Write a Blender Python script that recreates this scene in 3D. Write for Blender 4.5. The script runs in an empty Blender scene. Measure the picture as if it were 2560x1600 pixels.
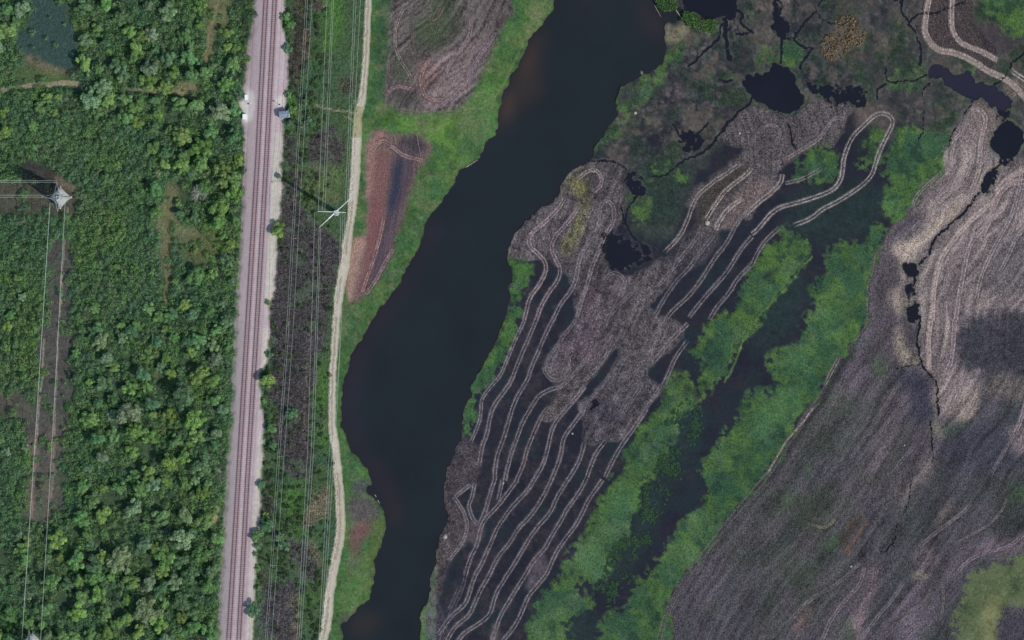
import bpy, math, random
import numpy as np
from mathutils import Vector, Matrix

# ------------------------------------------------------------------ scene, camera, light
sc = bpy.context.scene
C = sc.collection
S = 0.17                       # metres per photograph pixel (2560 x 1600)
CAM_H = 3000.0
cam_d = bpy.data.cameras.new("camera")
cam_d.sensor_width = 36.0
cam_d.lens = 36.0 * CAM_H / (2560 * S)
cam_d.clip_start = 10.0
cam_d.clip_end = 9000.0
cam = bpy.data.objects.new("camera", cam_d)
cam.location = (0, 0, CAM_H)
C.objects.link(cam)
sc.camera = cam

SUN_EL = math.radians(44)
SX, SY = 0.845, -0.535
n_ = math.hypot(SX, SY); SX /= n_; SY /= n_
world = bpy.data.worlds.new("World")
sc.world = world
world.use_nodes = True
wt = world.node_tree
bg = wt.nodes["Background"]
sky = wt.nodes.new("ShaderNodeTexSky")
sky.sky_type = 'NISHITA'
sky.sun_disc = False
sky.sun_elevation = SUN_EL
sky.sun_rotation = math.atan2(SX, SY)
wt.links.new(sky.outputs[0], bg.inputs[0])
bg.inputs[1].default_value = 0.15
sun_d = bpy.data.lights.new("sun", 'SUN')
sun_d.energy = 3.3
sun_d.angle = math.radians(0.5)
sun_d.color = (1.0, 0.95, 0.88)
sun = bpy.data.objects.new("sun", sun_d)
sv = Vector((SX * math.cos(SUN_EL), SY * math.cos(SUN_EL), math.sin(SUN_EL)))
sun.rotation_euler = sv.to_track_quat('Z', 'Y').to_euler()
sun.location = (60, -40, 80)
C.objects.link(sun)
sc.view_settings.view_transform = 'Standard'
sc.view_settings.look = 'None'
sc.view_settings.gamma = 1.0
sc.view_settings.exposure = 0.0
sc.view_settings.use_curve_mapping = False
sc.render.engine = 'CYCLES'

# ------------------------------------------------------------------ helpers
rng = np.random.default_rng(7)
random.seed(7)
def PX(x): return (x - 1280.0) * S
def PY(y): return (800.0 - y) * S
def lin(c):
    c = np.asarray(c, dtype=float) / 255.0
    return np.where(c <= 0.04045, c / 12.92, ((c + 0.055) / 1.055) ** 2.4)

def tag(o, label=None, cat=None, group=None, kind=None):
    if label: o['label'] = label
    if cat: o['category'] = cat
    if group: o['group'] = group
    if kind: o['kind'] = kind
    return o
def empty(name, loc, rz=0.0):
    o = bpy.data.objects.new(name, None); o.location = loc; o.rotation_euler = (0, 0, rz)
    o.empty_display_size = 0.5
    C.objects.link(o); return o
def link(name, me, parent=None):
    o = bpy.data.objects.new(name, me); C.objects.link(o)
    if parent is not None: o.parent = parent
    return o

def np_mesh(name, co, faces, mat, col=None, smooth=False):
    """co (n,3), faces (m,k) with k 3 or 4, col (n,3) linear colour per vertex"""
    co = np.asarray(co, dtype=np.float32); faces = np.asarray(faces, dtype=np.int32)
    me = bpy.data.meshes.new(name)
    k = faces.shape[1]
    me.vertices.add(len(co)); me.vertices.foreach_set('co', co.ravel())
    me.loops.add(faces.size); me.loops.foreach_set('vertex_index', faces.ravel())
    me.polygons.add(len(faces))
    me.polygons.foreach_set('loop_start', np.arange(0, faces.size, k, dtype=np.int32))
    me.polygons.foreach_set('loop_total', np.full(len(faces), k, dtype=np.int32))
    if smooth:
        me.polygons.foreach_set('use_smooth', np.ones(len(faces), dtype=bool))
    me.update(calc_edges=True)
    if not smooth:
        me.shade_flat()
    if col is not None:
        a = me.color_attributes.new('Col', 'FLOAT_COLOR', 'POINT')
        c4 = np.ones((len(co), 4), dtype=np.float32); c4[:, :3] = col
        a.data.foreach_set('color', c4.ravel())
    me.materials.append(mat)
    return me

class MB:
    """collects simple solids, builds one mesh"""
    def __init__(s): s.v = []; s.f = []
    def box(s, c, d, rz=0.0):
        b = len(s.v); cs, sn = math.cos(rz), math.sin(rz)
        for z in (-.5, .5):
            for x, y in ((-.5, -.5), (.5, -.5), (.5, .5), (-.5, .5)):
                px, py = x * d[0], y * d[1]
                s.v.append((c[0] + px * cs - py * sn, c[1] + px * sn + py * cs, c[2] + z * d[2]))
        s.f += [(b, b+3, b+2, b+1), (b+4, b+5, b+6, b+7), (b, b+1, b+5, b+4), (b+1, b+2, b+6, b+5), (b+2, b+3, b+7, b+6), (b+3, b, b+4, b+7)]
        return s
    def tube(s, p, q, r0, r1=None, n=6):
        r1 = r0 if r1 is None else r1
        p = Vector(p); q = Vector(q); d = (q - p)
        if d.length < 1e-6: return s
        d.normalize()
        u = d.orthogonal().normalized(); w = d.cross(u)
        b = len(s.v)
        for c, r in ((p, r0), (q, r1)):
            for i in range(n):
                a = 2 * math.pi * i / n
                t = c + (u * math.cos(a) + w * math.sin(a)) * r
                s.v.append(tuple(t))
        for i in range(n):
            j = (i + 1) % n
            s.f.append((b + i, b + j, b + n + j, b + n + i))
        s.f.append(tuple(b + n + i for i in range(n)))
        s.f.append(tuple(b + n - 1 - i for i in range(n)))
        return s
    def path(s, pts, r, n=5):
        for a, b in zip(pts[:-1], pts[1:]): s.tube(a, b, r, r, n)
        return s
    def mesh(s, name, mat):
        me = bpy.data.meshes.new(name); me.from_pydata(s.v, [], s.f); me.update(); me.materials.append(mat); return me
    def build(s, name, mat, parent=None):
        return link(name, s.mesh(name, mat), parent)

# noise ---------------------------------------------------------------
def vnoise(u, v, seed=0):
    r = np.random.default_rng(seed); T = r.random((256, 256))
    iu = np.floor(u).astype(np.int64); iv = np.floor(v).astype(np.int64)
    fu = u - iu; fv = v - iv
    fu = fu * fu * (3 - 2 * fu); fv = fv * fv * (3 - 2 * fv)
    a = T[iu & 255, iv & 255]; b = T[(iu + 1) & 255, iv & 255]
    c = T[iu & 255, (iv + 1) & 255]; d = T[(iu + 1) & 255, (iv + 1) & 255]
    return (a * (1 - fu) + b * fu) * (1 - fv) + (c * (1 - fu) + d * fu) * fv
def fbm(x, y, scale, seed=0, oct=3):
    o = 0; amp = 1; tot = 0
    for i in range(oct):
        o = o + amp * (vnoise(x / scale * 2 ** i + 17.3 * i, y / scale * 2 ** i + 5.1 * i, seed + i * 13) - 0.5)
        tot += amp; amp *= 0.6
    return o / tot * 2           # about -1..1

# materials -------------------------------------------------------------
def mat_ground(name, scale=1.3, amp=0.35, bump=0.5, rough=1.0, spec=0.1):
    m = bpy.data.materials.new(name); m.use_nodes = True; t = m.node_tree; N = t.nodes; L = t.links
    p = N['Principled BSDF']; p.inputs['Roughness'].default_value = rough
    p.inputs['Specular IOR Level'].default_value = spec
    at = N.new('ShaderNodeAttribute'); at.attribute_name = 'Col'
    tc = N.new('ShaderNodeTexCoord')
    nz = N.new('ShaderNodeTexNoise'); nz.inputs['Scale'].default_value = scale; nz.inputs['Detail'].default_value = 6
    nz.inputs['Roughness'].default_value = 0.7
    L.new(tc.outputs['Object'], nz.inputs['Vector'])
    mr = N.new('ShaderNodeMapRange'); mr.inputs[1].default_value = 0.3; mr.inputs[2].default_value = 0.7
    mr.inputs[3].default_value = 1 - amp; mr.inputs[4].default_value = 1 + amp
    L.new(nz.outputs[0], mr.inputs[0])
    mx = N.new('ShaderNodeVectorMath'); mx.operation = 'SCALE'
    L.new(at.outputs['Color'], mx.inputs[0]); L.new(mr.outputs[0], mx.inputs['Scale'])
    L.new(mx.outputs[0], p.inputs['Base Color'])
    if bump > 0:
        b = N.new('ShaderNodeBump'); b.inputs['Strength'].default_value = bump; b.inputs['Distance'].default_value = 0.25
        n2 = N.new('ShaderNodeTexNoise'); n2.inputs['Scale'].default_value = scale * 2.2; n2.inputs['Detail'].default_value = 4
        L.new(tc.outputs['Object'], n2.inputs['Vector'])
        L.new(n2.outputs[0], b.inputs['Height']); L.new(b.outputs[0], p.inputs['Normal'])
    return m
def mat_plain(name, rgb, rough=0.8, metal=0.0, spec=0.3, amp=0.15, scale=2.0):
    m = bpy.data.materials.new(name); m.use_nodes = True; t = m.node_tree; N = t.nodes; L = t.links
    p = N['Principled BSDF']; p.inputs['Roughness'].default_value = rough; p.inputs['Metallic'].default_value = metal
    p.inputs['Specular IOR Level'].default_value = spec
    tc = N.new('ShaderNodeTexCoord'); nz = N.new('ShaderNodeTexNoise')
    nz.inputs['Scale'].default_value = scale; nz.inputs['Detail'].default_value = 5
    L.new(tc.outputs['Object'], nz.inputs['Vector'])
    r = N.new('ShaderNodeValToRGB'); c = lin(rgb)
    r.color_ramp.elements[0].position = 0.3; r.color_ramp.elements[1].position = 0.7
    r.color_ramp.elements[0].color = (*(c * (1 - amp)), 1); r.color_ramp.elements[1].color = (*np.minimum(c * (1 + amp), 1), 1)
    L.new(nz.outputs[0], r.inputs[0]); L.new(r.outputs[0], p.inputs['Base Color'])
    return m
def mat_water(name, rough=0.12):
    m = bpy.data.materials.new(name); m.use_nodes = True; t = m.node_tree; N = t.nodes; L = t.links
    p = N['Principled BSDF']; p.inputs['Roughness'].default_value = rough; p.inputs['IOR'].default_value = 1.33
    at = N.new('ShaderNodeAttribute'); at.attribute_name = 'Col'
    L.new(at.outputs['Color'], p.inputs['Base Color'])
    tc = N.new('ShaderNodeTexCoord'); nz = N.new('ShaderNodeTexNoise')
    nz.inputs['Scale'].default_value = 0.9; nz.inputs['Detail'].default_value = 3
    L.new(tc.outputs['Object'], nz.inputs['Vector'])
    b = N.new('ShaderNodeBump'); b.inputs['Strength'].default_value = 0.12; b.inputs['Distance'].default_value = 0.05
    L.new(nz.outputs[0], b.inputs['Height']); L.new(b.outputs[0], p.inputs['Normal'])
    return m
def mat_leaf(name, use_obj=True):
    m = bpy.data.materials.new(name); m.use_nodes = True; t = m.node_tree; N = t.nodes; L = t.links
    p = N['Principled BSDF']; p.inputs['Roughness'].default_value = 0.7; p.inputs['Specular IOR Level'].default_value = 0.15
    at = N.new('ShaderNodeAttribute'); at.attribute_name = 'Col'
    out = at.outputs['Color']
    if use_obj:
        oi = N.new('ShaderNodeObjectInfo')
        mu = N.new('ShaderNodeVectorMath'); mu.operation = 'MULTIPLY'
        L.new(out, mu.inputs[0]); L.new(oi.outputs['Color'], mu.inputs[1]); out = mu.outputs[0]
    tc = N.new('ShaderNodeTexCoord'); nz = N.new('ShaderNodeTexNoise'); nz.inputs['Scale'].default_value = 1.1; nz.inputs['Detail'].default_value = 3
    L.new(tc.outputs['Object'], nz.inputs['Vector'])
    mr = N.new('ShaderNodeMapRange'); mr.inputs[1].default_value = 0.3; mr.inputs[2].default_value = 0.7
    mr.inputs[3].default_value = 0.8; mr.inputs[4].default_value = 1.2
    L.new(nz.outputs[0], mr.inputs[0])
    sc_ = N.new('ShaderNodeVectorMath'); sc_.operation = 'SCALE'
    L.new(out, sc_.inputs[0]); L.new(mr.outputs[0], sc_.inputs['Scale'])
    L.new(sc_.outputs[0], p.inputs['Base Color'])
    tr = N.new('ShaderNodeBsdfTranslucent'); L.new(sc_.outputs[0], tr.inputs[0])
    ms = N.new('ShaderNodeMixShader'); ms.inputs[0].default_value = 0.4
    L.new(p.outputs[0], ms.inputs[1]); L.new(tr.outputs[0], ms.inputs[2])
    L.new(ms.outputs[0], N['Material Output'].inputs[0])
    return m

M_ground = mat_ground('grass_ground')
M_forest = mat_ground('forest_soil', 1.0, 0.3)
M_mud = mat_ground('drying_mud', 1.6, 0.3, 0.6)
M_wet = mat_ground('wet_mud', 0.8, 0.2, 0.12, 0.9, 0.08)
M_marsh = mat_ground('marsh_green', 1.2, 0.22, 0.4)
M_field = mat_ground('burnt_reed_field', 1.8, 0.32, 0.6)
M_gravel = mat_ground('track_ballast', 2.5, 0.12, 0.35)
M_road = mat_ground('dirt_road_surface', 1.5, 0.1, 0.2)
M_water = mat_water('lake_water')
M_rut = mat_ground('rut_ridge_mud', 1.2, 0.35, 0.4)
M_leaf = mat_leaf('leaves')
M_leafv = mat_leaf('scrub_leaves', False)
M_bark = mat_plain('bark', (95, 82, 70))
M_rail = mat_plain('rusty_rail_steel', (118, 92, 94), 0.7, 0.0)
M_tie = mat_plain('weathered_sleeper_wood', (138, 114, 116), 0.9, amp=0.22, scale=0.35)
M_white = mat_plain('white_painted_steel', (226, 228, 224), 0.5, amp=0.05)
M_galv = mat_plain('galvanised_steel', (166, 170, 168), 0.5, 0.0, amp=0.1)
M_roof = mat_plain('grey_metal_roof', (122, 138, 155), 0.6, amp=0.12)
M_wall = mat_plain('grey_shed_wall', (150, 155, 160), 0.8)
M_dark = mat_plain('dark_steel', (45, 45, 50), 0.6)
M_wood = mat_plain('grey_weathered_pole_wood', (140, 130, 118), 0.9)
M_wire = mat_plain('aluminium_conductor', (178, 188, 178), 0.6, 0.0, amp=0.03)
M_log = mat_plain('bleached_driftwood', (160, 152, 138), 0.9)
M_conc = mat_plain('pale_concrete', (200, 196, 186), 0.9, amp=0.06)
M_glass = mat_plain('porcelain_insulator', (170, 180, 175), 0.3)

# ------------------------------------------------------------------ the painted terrain grid
STEP = 2.5
def axis(lo, hi):
    core = np.arange(lo, hi + 0.1, STEP)
    out = []; d = STEP * 1.6; p = hi
    while p < 22000: p += d; out.append(p); d *= 1.5
    out = np.array(out); left = (lo + hi) - out[::-1]
    return np.concatenate([left, core, out])
ax = axis(-60, 2620); ay = axis(-60, 1660)
W, H = len(ax), len(ay)
GX, GY = np.meshgrid(ax, ay)          # shape (H, W)
core = (GX >= -61) & (GX <= 2621) & (GY >= -61) & (GY <= 1661)
clipX = np.clip(GX, -400, 2960); clipY = np.clip(GY, -400, 2000)
wx1 = 1.9 * fbm(GX, GY, 26, 101, 4); wy1 = 1.9 * fbm(GX, GY, 26, 202, 4)
wx2 = 1.9 * fbm(GX, GY, 8, 303, 2); wy2 = 1.9 * fbm(GX, GY, 8, 404, 2)
grain = rng.random((H, W)) * 2 - 1
grain2 = fbm(GX, GY, 5.5, 505, 2)
n40 = fbm(GX, GY, 60, 606, 4)
n15 = fbm(GX, GY, 16, 707, 3)
n40b = fbm(GX, GY, 45, 616, 3)
n150 = fbm(GX, GY, 170, 808, 3)

def ext(pts):
    o = []
    for x, y in pts:
        if x <= 2: x = -3000 if x <= 2 else x
        if x >= 2557: x = 6000
        if y <= 2: y = -3000
        if y >= 1597: y = 5000
        o.append((x, y))
    return o
def smooth_poly(pts, closed=True, k=1):
    p = np.array(pts, float)
    for _ in range(k):
        if closed:
            q = np.roll(p, -1, 0)
            p = np.stack([0.75 * p + 0.25 * q, 0.25 * p + 0.75 * q], 1).reshape(-1, 2)
        else:
            a, b = p[:-1], p[1:]
            m = np.stack([0.75 * a + 0.25 * b, 0.25 * a + 0.75 * b], 1).reshape(-1, 2)
            p = np.vstack([p[:1], m, p[-1:]])
    return p
def inpoly(poly, X, Y):
    """even-odd test, only inside the bbox"""
    poly = np.asarray(poly, float)
    r = np.zeros(X.shape, bool)
    m = (X >= poly[:, 0].min()) & (X <= poly[:, 0].max()) & (Y >= poly[:, 1].min()) & (Y <= poly[:, 1].max())
    if not m.any(): return r
    x = X[m]; y = Y[m]; c = np.zeros(x.shape, bool)
    n = len(poly)
    for i in range(n):
        x1, y1 = poly[i]; x2, y2 = poly[(i + 1) % n]
        if y1 == y2: continue
        k = (y1 > y) != (y2 > y)
        c ^= k & (x < (x2 - x1) * (y - y1) / (y2 - y1) + x1)
    r[m] = c
    return r
def blur(a, n):
    if n <= 0: return a
    for _ in range(2):
        for axn in (0, 1):
            k = 2 * n + 1
            p = np.concatenate([np.repeat(a.take([0], axn), n + 1, axn), a, np.repeat(a.take([-1], axn), n, axn)], axn)
            c = np.cumsum(p, axn)
            a = (c.take(range(k, c.shape[axn]), axn) - c.take(range(0, c.shape[axn] - k), axn)) / k
    return a
def crop(p, pad):
    i0 = max(0, np.searchsorted(ax, p[:, 0].min() - pad) - 1); i1 = min(W, np.searchsorted(ax, p[:, 0].max() + pad) + 1)
    j0 = max(0, np.searchsorted(ay, p[:, 1].min() - pad) - 1); j1 = min(H, np.searchsorted(ay, p[:, 1].max() + pad) + 1)
    return slice(j0, j1), slice(i0, i1)
def mask(pts, warp=5, soft=1, warp2=None, ex=True, sm=1):
    if warp2 is None: warp2 = warp * 0.45
    p = ext(pts) if ex else pts
    p = smooth_poly(p, True, sm)
    sl = crop(p, 2.2 * warp + 3 * STEP * (soft + 1) * 2)
    out = np.zeros((H, W))
    if sl[0].stop <= sl[0].start or sl[1].stop <= sl[1].start: return out
    m = inpoly(p, GX[sl] + wx1[sl] * warp + wx2[sl] * warp2, GY[sl] + wy1[sl] * warp + wy2[sl] * warp2).astype(float)
    out[sl] = blur(m, soft)
    return out
fray_n = 0.55 * fbm(GX, GY, 11, 919, 3) * 1.9 + 0.35 * fbm(GX, GY, 30, 929, 2) * 1.9 + 0.10 * grain
def frayed(pts, warp=8, reach=4, k=0.75, sharp=3.0, **kw):
    m = blur(mask(pts, warp, 0, **kw), reach)
    return np.clip((m - 0.5 + k * fray_n * (1 - np.abs(2 * m - 1)) * .8) * sharp + 0.5, 0, 1)
def extl(pts):
    p = [tuple(q) for q in pts]
    def far(a, b):
        x, y = a; dx, dy = a[0] - b[0], a[1] - b[1]; l = math.hypot(dx, dy)
        if x <= 3 or x >= 2555 or y <= 3 or y >= 1597: return (x + dx / l * 300, y + dy / l * 300)
        return None
    s = far(p[0], p[1]); e = far(p[-1], p[-2])
    if s: p = [s] + p
    if e: p = p + [e]
    return p
def dist(pts, warp=0, maxd=60, sm=2, full=False, nocap=False):
    """distance (px) to a polyline + signed side, within maxd"""
    p = smooth_poly(extl(pts), False, sm)
    X = GX + (wx1 * warp + wx2 * warp * .5); Y = GY + (wy1 * warp + wy2 * warp * .5)
    D = np.full(X.shape, 1e6); SG = np.zeros(X.shape)
    for si, ((x1, y1), (x2, y2)) in enumerate(zip(p[:-1], p[1:])):
        if full:
            sl = (slice(0, H), slice(0, W))
        else:
            i0 = np.searchsorted(ax, min(x1, x2) - maxd); i1 = np.searchsorted(ax, max(x1, x2) + maxd)
            j0 = np.searchsorted(ay, min(y1, y2) - maxd); j1 = np.searchsorted(ay, max(y1, y2) + maxd)
            if i1 <= i0 or j1 <= j0: continue
            sl = (slice(j0, j1), slice(i0, i1))
        dx, dy = x2 - x1, y2 - y1; L2 = dx * dx + dy * dy + 1e-9
        xx, yy = X[sl], Y[sl]
        tr_ = ((xx - x1) * dx + (yy - y1) * dy) / L2; t = np.clip(tr_, 0, 1)
        d = np.hypot(xx - x1 - t * dx, yy - y1 - t * dy)
        if nocap and si == 0: d = np.where(tr_ < 0, 1e5, d)
        if nocap and si == len(p) - 2: d = np.where(tr_ > 1, 1e5, d)
        s = np.sign((xx - x1) * dy - (yy - y1) * dx)
        b = d < D[sl]
        D[sl] = np.where(b, d, D[sl]); SG[sl] = np.where(b, s, SG[sl])
    return (D, SG)
def band(pts, w, warp=0, soft=1.2, sm=2):
    D, _ = dist(pts, warp, w + 12, sm)
    return np.clip((w - D) / soft + 0.5, 0, 1)

COL = np.zeros((H, W, 3)); COL[:] = lin((70, 92, 62))
Z = np.full((H, W), 0.55)
CLS = np.zeros((H, W), np.int8)       # 0 ground 1 forest 2 mudflat 3 marsh 4 field 5 ballast 6 road 7 wet mud
def paint(m, rgb, op=1.0, tex=None, amp=0.25, z=None, cls=None):
    """lay a colour over the grid through a mask; tex (-1..1) varies it"""
    m = np.asarray(m, float)
    ry = np.flatnonzero(m.any(1)); rx = np.flatnonzero(m.any(0))
    if len(ry) == 0: return
    sl = (slice(ry[0], ry[-1] + 1), slice(rx[0], rx[-1] + 1)); mm = m[sl]
    f = np.clip(1 + amp * tex[sl], 0.15, 3) if tex is not None else 1.0
    k = mm * (op[sl] if np.ndim(op) == 2 else op); L3 = lin(rgb)
    for q in range(3):
        COL[sl + (q,)] = COL[sl + (q,)] * (1 - k) + L3[q] * f * k
    if z is not None:
        Z[sl] = Z[sl] * (1 - mm) + (z[sl] if np.ndim(z) == 2 else z) * mm
    if cls is not None: CLS[sl][mm > 0.5] = cls
T1 = 0.9 * n15 + 0.9 * grain2 + 0.45 * grain

# ---------- traced outlines (photograph pixels)
lake = [(1402,0),(1385,22),(1368,42),(1360,59),(1346,70),(1326,95),(1318,112),(1304,146),(1284,180),(1273,197),(1267,219),(1255,233),(1253,270),(1245,298),(1243,323),(1231,346),(1208,371),(1195,402),(1163,418),(1145,434),(1137,450),(1118,482),(1110,503),(1092,519),(1076,540),(1068,564),(1060,585),(1041,625),(1026,654),(1004,699),(999,715),(978,731),(957,762),(936,797),(912,834),(878,882),(875,906),(864,930),(856,972),(854,1006),(854,1051),(856,1078),(872,1104),(877,1128),(893,1139),(909,1160),(930,1197),
 (934,1212),(918,1214),(912,1222),(925,1236),(938,1246),(951,1261),(965,1287),(965,1316),(954,1348),(951,1372),(938,1401),(941,1425),(930,1459),(928,1494),(898,1515),(883,1536),(866,1558),(850,1575),(838,1600),(1033,1600),(1049,1531),(1062,1504),(1076,1464),(1084,1406),(1092,1364),(1101,1332),(1113,1306),(1116,1285),(1108,1232),(1112,1200),(1121,1162),(1137,1123),(1150,1083),(1150,1051),(1158,1027),(1174,980),(1195,940),(1208,912),(1237,856),(1262,800),(1270,723),(1276,675),(1267,641),(1276,602),(1295,574),(1326,540),(1368,512),(1394,493),(1408,448),(1425,425),(1461,403),(1481,391),(1492,354),(1537,298),(1545,261),(1537,233),(1565,208),(1593,197),(1616,180),(1650,166),(1663,143),(1663,104),(1652,76),(1660,58),(1700,45),(1712,30),(1700,22),(1690,27),(1655,34),(1640,14),(1621,0)]
darkNE = [(1692,0),(1832,0),(1846,42),(1825,58),(1808,40),(1795,44),(1768,53),(1740,38),(1725,20),(1705,22)]
ponds = {
 'round': [(1862,200),(1880,188),(1908,180),(1930,163),(1958,163),(1981,180),(1998,208),(2017,247),(2006,270),(1972,287),(1942,281),(1908,267),(1880,256),(1876,240),(1868,218)],
 'small': [(1936,0),(1952,0),(1950,28),(1957,38),(1965,60),(1972,75),(1960,92),(1946,88),(1932,68),(1940,45)],
 'northeast': [(2318,168),(2335,166),(2372,180),(2414,180),(2428,205),(2470,208),(2498,225),(2526,253),(2518,278),(2484,272),(2470,253),(2456,239),(2431,247),(2414,227),(2372,219),(2357,202),(2329,196),(2318,185)],
 'east': [(2478,343),(2509,303),(2540,306),(2554,337),(2554,371),(2534,393),(2498,399),(2478,365)],
 'middle': [(2015,206),(2048,205),(2060,222),(2100,226),(2161,225),(2158,239),(2150,256),(2119,253),(2077,256),(2054,241),(2030,228)],
 'chain_a': [(2476,425),(2495,422),(2498,436),(2478,450),(2481,470),(2464,487),(2453,470),(2456,456)],
 'chain_b': [(2488,396),(2535,394),(2528,410),(2505,413)],
 'chain_c': [(2251,658),(2301,652),(2301,672),(2287,692),(2265,684)],
 'chain_d': [(2259,709),(2284,712),(2284,737),(2268,740)],
 'chain_e': [(2256,762),(2273,757),(2299,765),(2299,785),(2284,802),(2265,800)],
 'pool_a': [(1700,330),(1724,332),(1750,350),(1735,370),(1715,392),(1708,365)],
 'pool_b': [(1515,570),(1530,585),(1545,585),(1565,610),(1570,600),(1590,625),(1625,610),(1640,630),(1610,650),(1600,665),(1560,672),(1530,655),(1515,630)],
 'pool_c': [(1568,425),(1600,450),(1612,475),(1600,490),(1580,480),(1572,460)],
 'pool_d': [(1480,1000),(1495,994),(1500,1012),(1480,1025),(1474,1012)],
 'pool_e': [(2225,0),(2252,0),(2250,12),(2230,14)],
 'pool_f': [(2508,282),(2520,285),(2515,305),(2500,310),(2496,295)],
}
creeks = [
 ([(2251,0),(2254,31),(2270,59),(2293,87),(2301,118),(2299,163)], 3.2),
 ([(2273,56),(2287,42),(2307,29),(2341,36),(2363,22),(2408,6)], 2.4),
 ([(2560,126),(2532,157),(2509,197),(2484,211)], 2.4),
 ([(2318,191),(2282,202),(2217,208),(2214,190),(2216,169)], 2.2),
 ([(2214,208),(2192,225),(2192,247)], 3.0),
 ([(2330,208),(2304,230),(2310,253),(2307,303),(2313,329),(2296,348)], 2.0),
 ([(2433,244),(2420,272),(2380,323),(2369,374)], 1.8),
 ([(1804,62),(1801,98),(1782,104),(1762,132),(1734,152),(1717,166)], 2.6),
 ([(1812,50),(1818,112),(1827,152)], 6.0), ([(1820,70),(1850,90),(1870,80)], 4.0), ([(1830,20),(1860,35),(1850,60),(1880,80)], 4.0),
 ([(1880,247),(1846,284),(1824,303),(1796,337),(1762,379),(1734,393)], 3.6),
 ([(1734,393),(1700,405),(1660,440),(1630,438)], 2.2),
 ([(1683,312),(1700,343),(1714,351)], 3.0),
 ([(1779,295),(1748,326),(1730,345)], 2.2),
 ([(1801,197),(1815,201),(1832,199)], 2.8),
 ([(2037,28),(1992,76),(1985,98),(1953,97)], 2.4), ([(2037,28),(2065,59),(2144,59)], 1.8), ([(2037,28),(2050,0)],1.8),
 ([(1953,90),(1954,157)], 3.0), ([(1985,98),(2005,115),(2030,118)], 4.0), ([(2030,118),(2010,150),(2000,170)], 3.0),
 ([(2077,253),(2081,281)], 2.0),
 ([(1973,312),(1976,330),(1978,351),(1992,376)], 3.2),
 ([(2445,481),(2414,532),(2402,537),(2372,566),(2335,594),(2327,625),(2315,647),(2301,656)], 3.4),
 ([(2285,690),(2282,712)], 3.4), ([(2270,737),(2268,760)], 2.2),
 ([(2298,797),(2296,822),(2287,848),(2299,876),(2301,912),(2327,935),(2341,957),(2344,997),(2346,1033)], 2.8),
 ([(2240,921),(2270,912),(2301,911)], 1.8),
 ([(2327,1050),(2327,1092),(2330,1126),(2330,1162),(2318,1166)], 1.7),
 ([(2276,1200),(2276,1236),(2265,1279)], 1.8), ([(2240,1304),(2240,1340),(2212,1380)], 2.0),
 ([(2498,413),(2480,428)], 3.0), ([(2518,280),(2508,300)], 5.0),
 ([(1590,600),(1560,560),(1550,520)], 3.5), ([(1590,490),(1570,520),(1558,560)], 3.0),
 ([(1461,401),(1500,401),(1540,404),(1568,425)], 2.2),
 ([(2484,470),(2478,500)],1.5),
]
railc = [(677,0),(656,400),(632.5,800),(608.2,1200),(585.5,1600)]
def interp(pts, y):
    ys = [p[1] for p in pts]; xs = [p[0] for p in pts]
    return np.interp(y, ys, xs)
def railcx(y):
    y = np.asarray(y, float)
    b = interp(railc, y)
    return np.where(y < 0, 677 - 0.0525 * y, np.where(y > 1600, 585.5 - 0.057 * (y - 1600), b))
leftedge = [(639,-400),(639,0),(632,60),(622,110),(616,200),(603,245),(605,290),(611,330),(612,400),(606,560),(598,690),(590,800),(582,1000),(569,1200),(556,1400),(546,1600),(535,2000)]
rightedge = [(713,-400),(713,0),(706,40),(707,80),(716,100),(719,150),(721,200),(713,235),(712,290),(706,310),(703,400),(700,500),(694,560),(690,600),(688,640),(683,720),(672,760),(672,830),(668,900),(650,935),(647,970),(658,1040),(656,1110),(652,1200),(648,1300),(638,1400),(634,1500),(633,1600),(620,2000)]
road = [(921,0),(917,100),(910,200),(904,255),(895,290),(893,325),(889.6,400),(885,470),(880,530),(871,580),(860,670),(846,740),(841,800),(834,900),(829,1000),(830,1065),(836,1100),(842,1150),(846,1200),(850,1260),(852,1310),(849,1350),(839,1400),(829,1450),(822,1500),(818,1550),(807,1600)]
roadw = [(8,0),(8,100),(7.5,200),(10,262),(9,290),(10,320),(12,350),(12,400),(12,470),(11,520),(9,550),(11,600),(12,670),(11,740),(9.5,800),(8.5,900),(8.5,1000),(9,1065),(10,1100),(10.5,1200),(11,1260),(12,1310),(11.5,1400),(11,1450),(12,1500),(12,1550),(11,1600)]

# base : everything east of the lake is wet dark mud
eastside = inpoly(ext([(1621,0),(1664,110),(1560,215),(1545,261),(1480,391),(1300,565),(1270,650),(1262,800),(1160,1027),(1120,1162),(1112,1240),(1095,1350),(1033,1600),(2560,1600),(2560,0)]), GX, GY)
eastm = blur(eastside.astype(float), 1)
# grass west of the lake
GRS = 0.6 * n40 + 0.5 * n15 + 0.5 * grain2 + 0.22 * grain
paint(np.ones((H, W)), (68, 98, 55), 1, GRS, 0.6)
paint(eastm, (35, 37, 46), 1, 0.9 * n40 + 0.25 * grain + .3 * n15, 0.26, z=0.10, cls=7)
paint(eastm * np.clip(3 * fbm(GX, GY, 70, 979, 3) - .1, 0, 1), (34, 46, 50), 0.6)
paint(eastm * np.clip(3 * fbm(GX, GY, 40, 989, 3) - .2, 0, 1), (45, 42, 47), 0.5, T1, .2)
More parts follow.
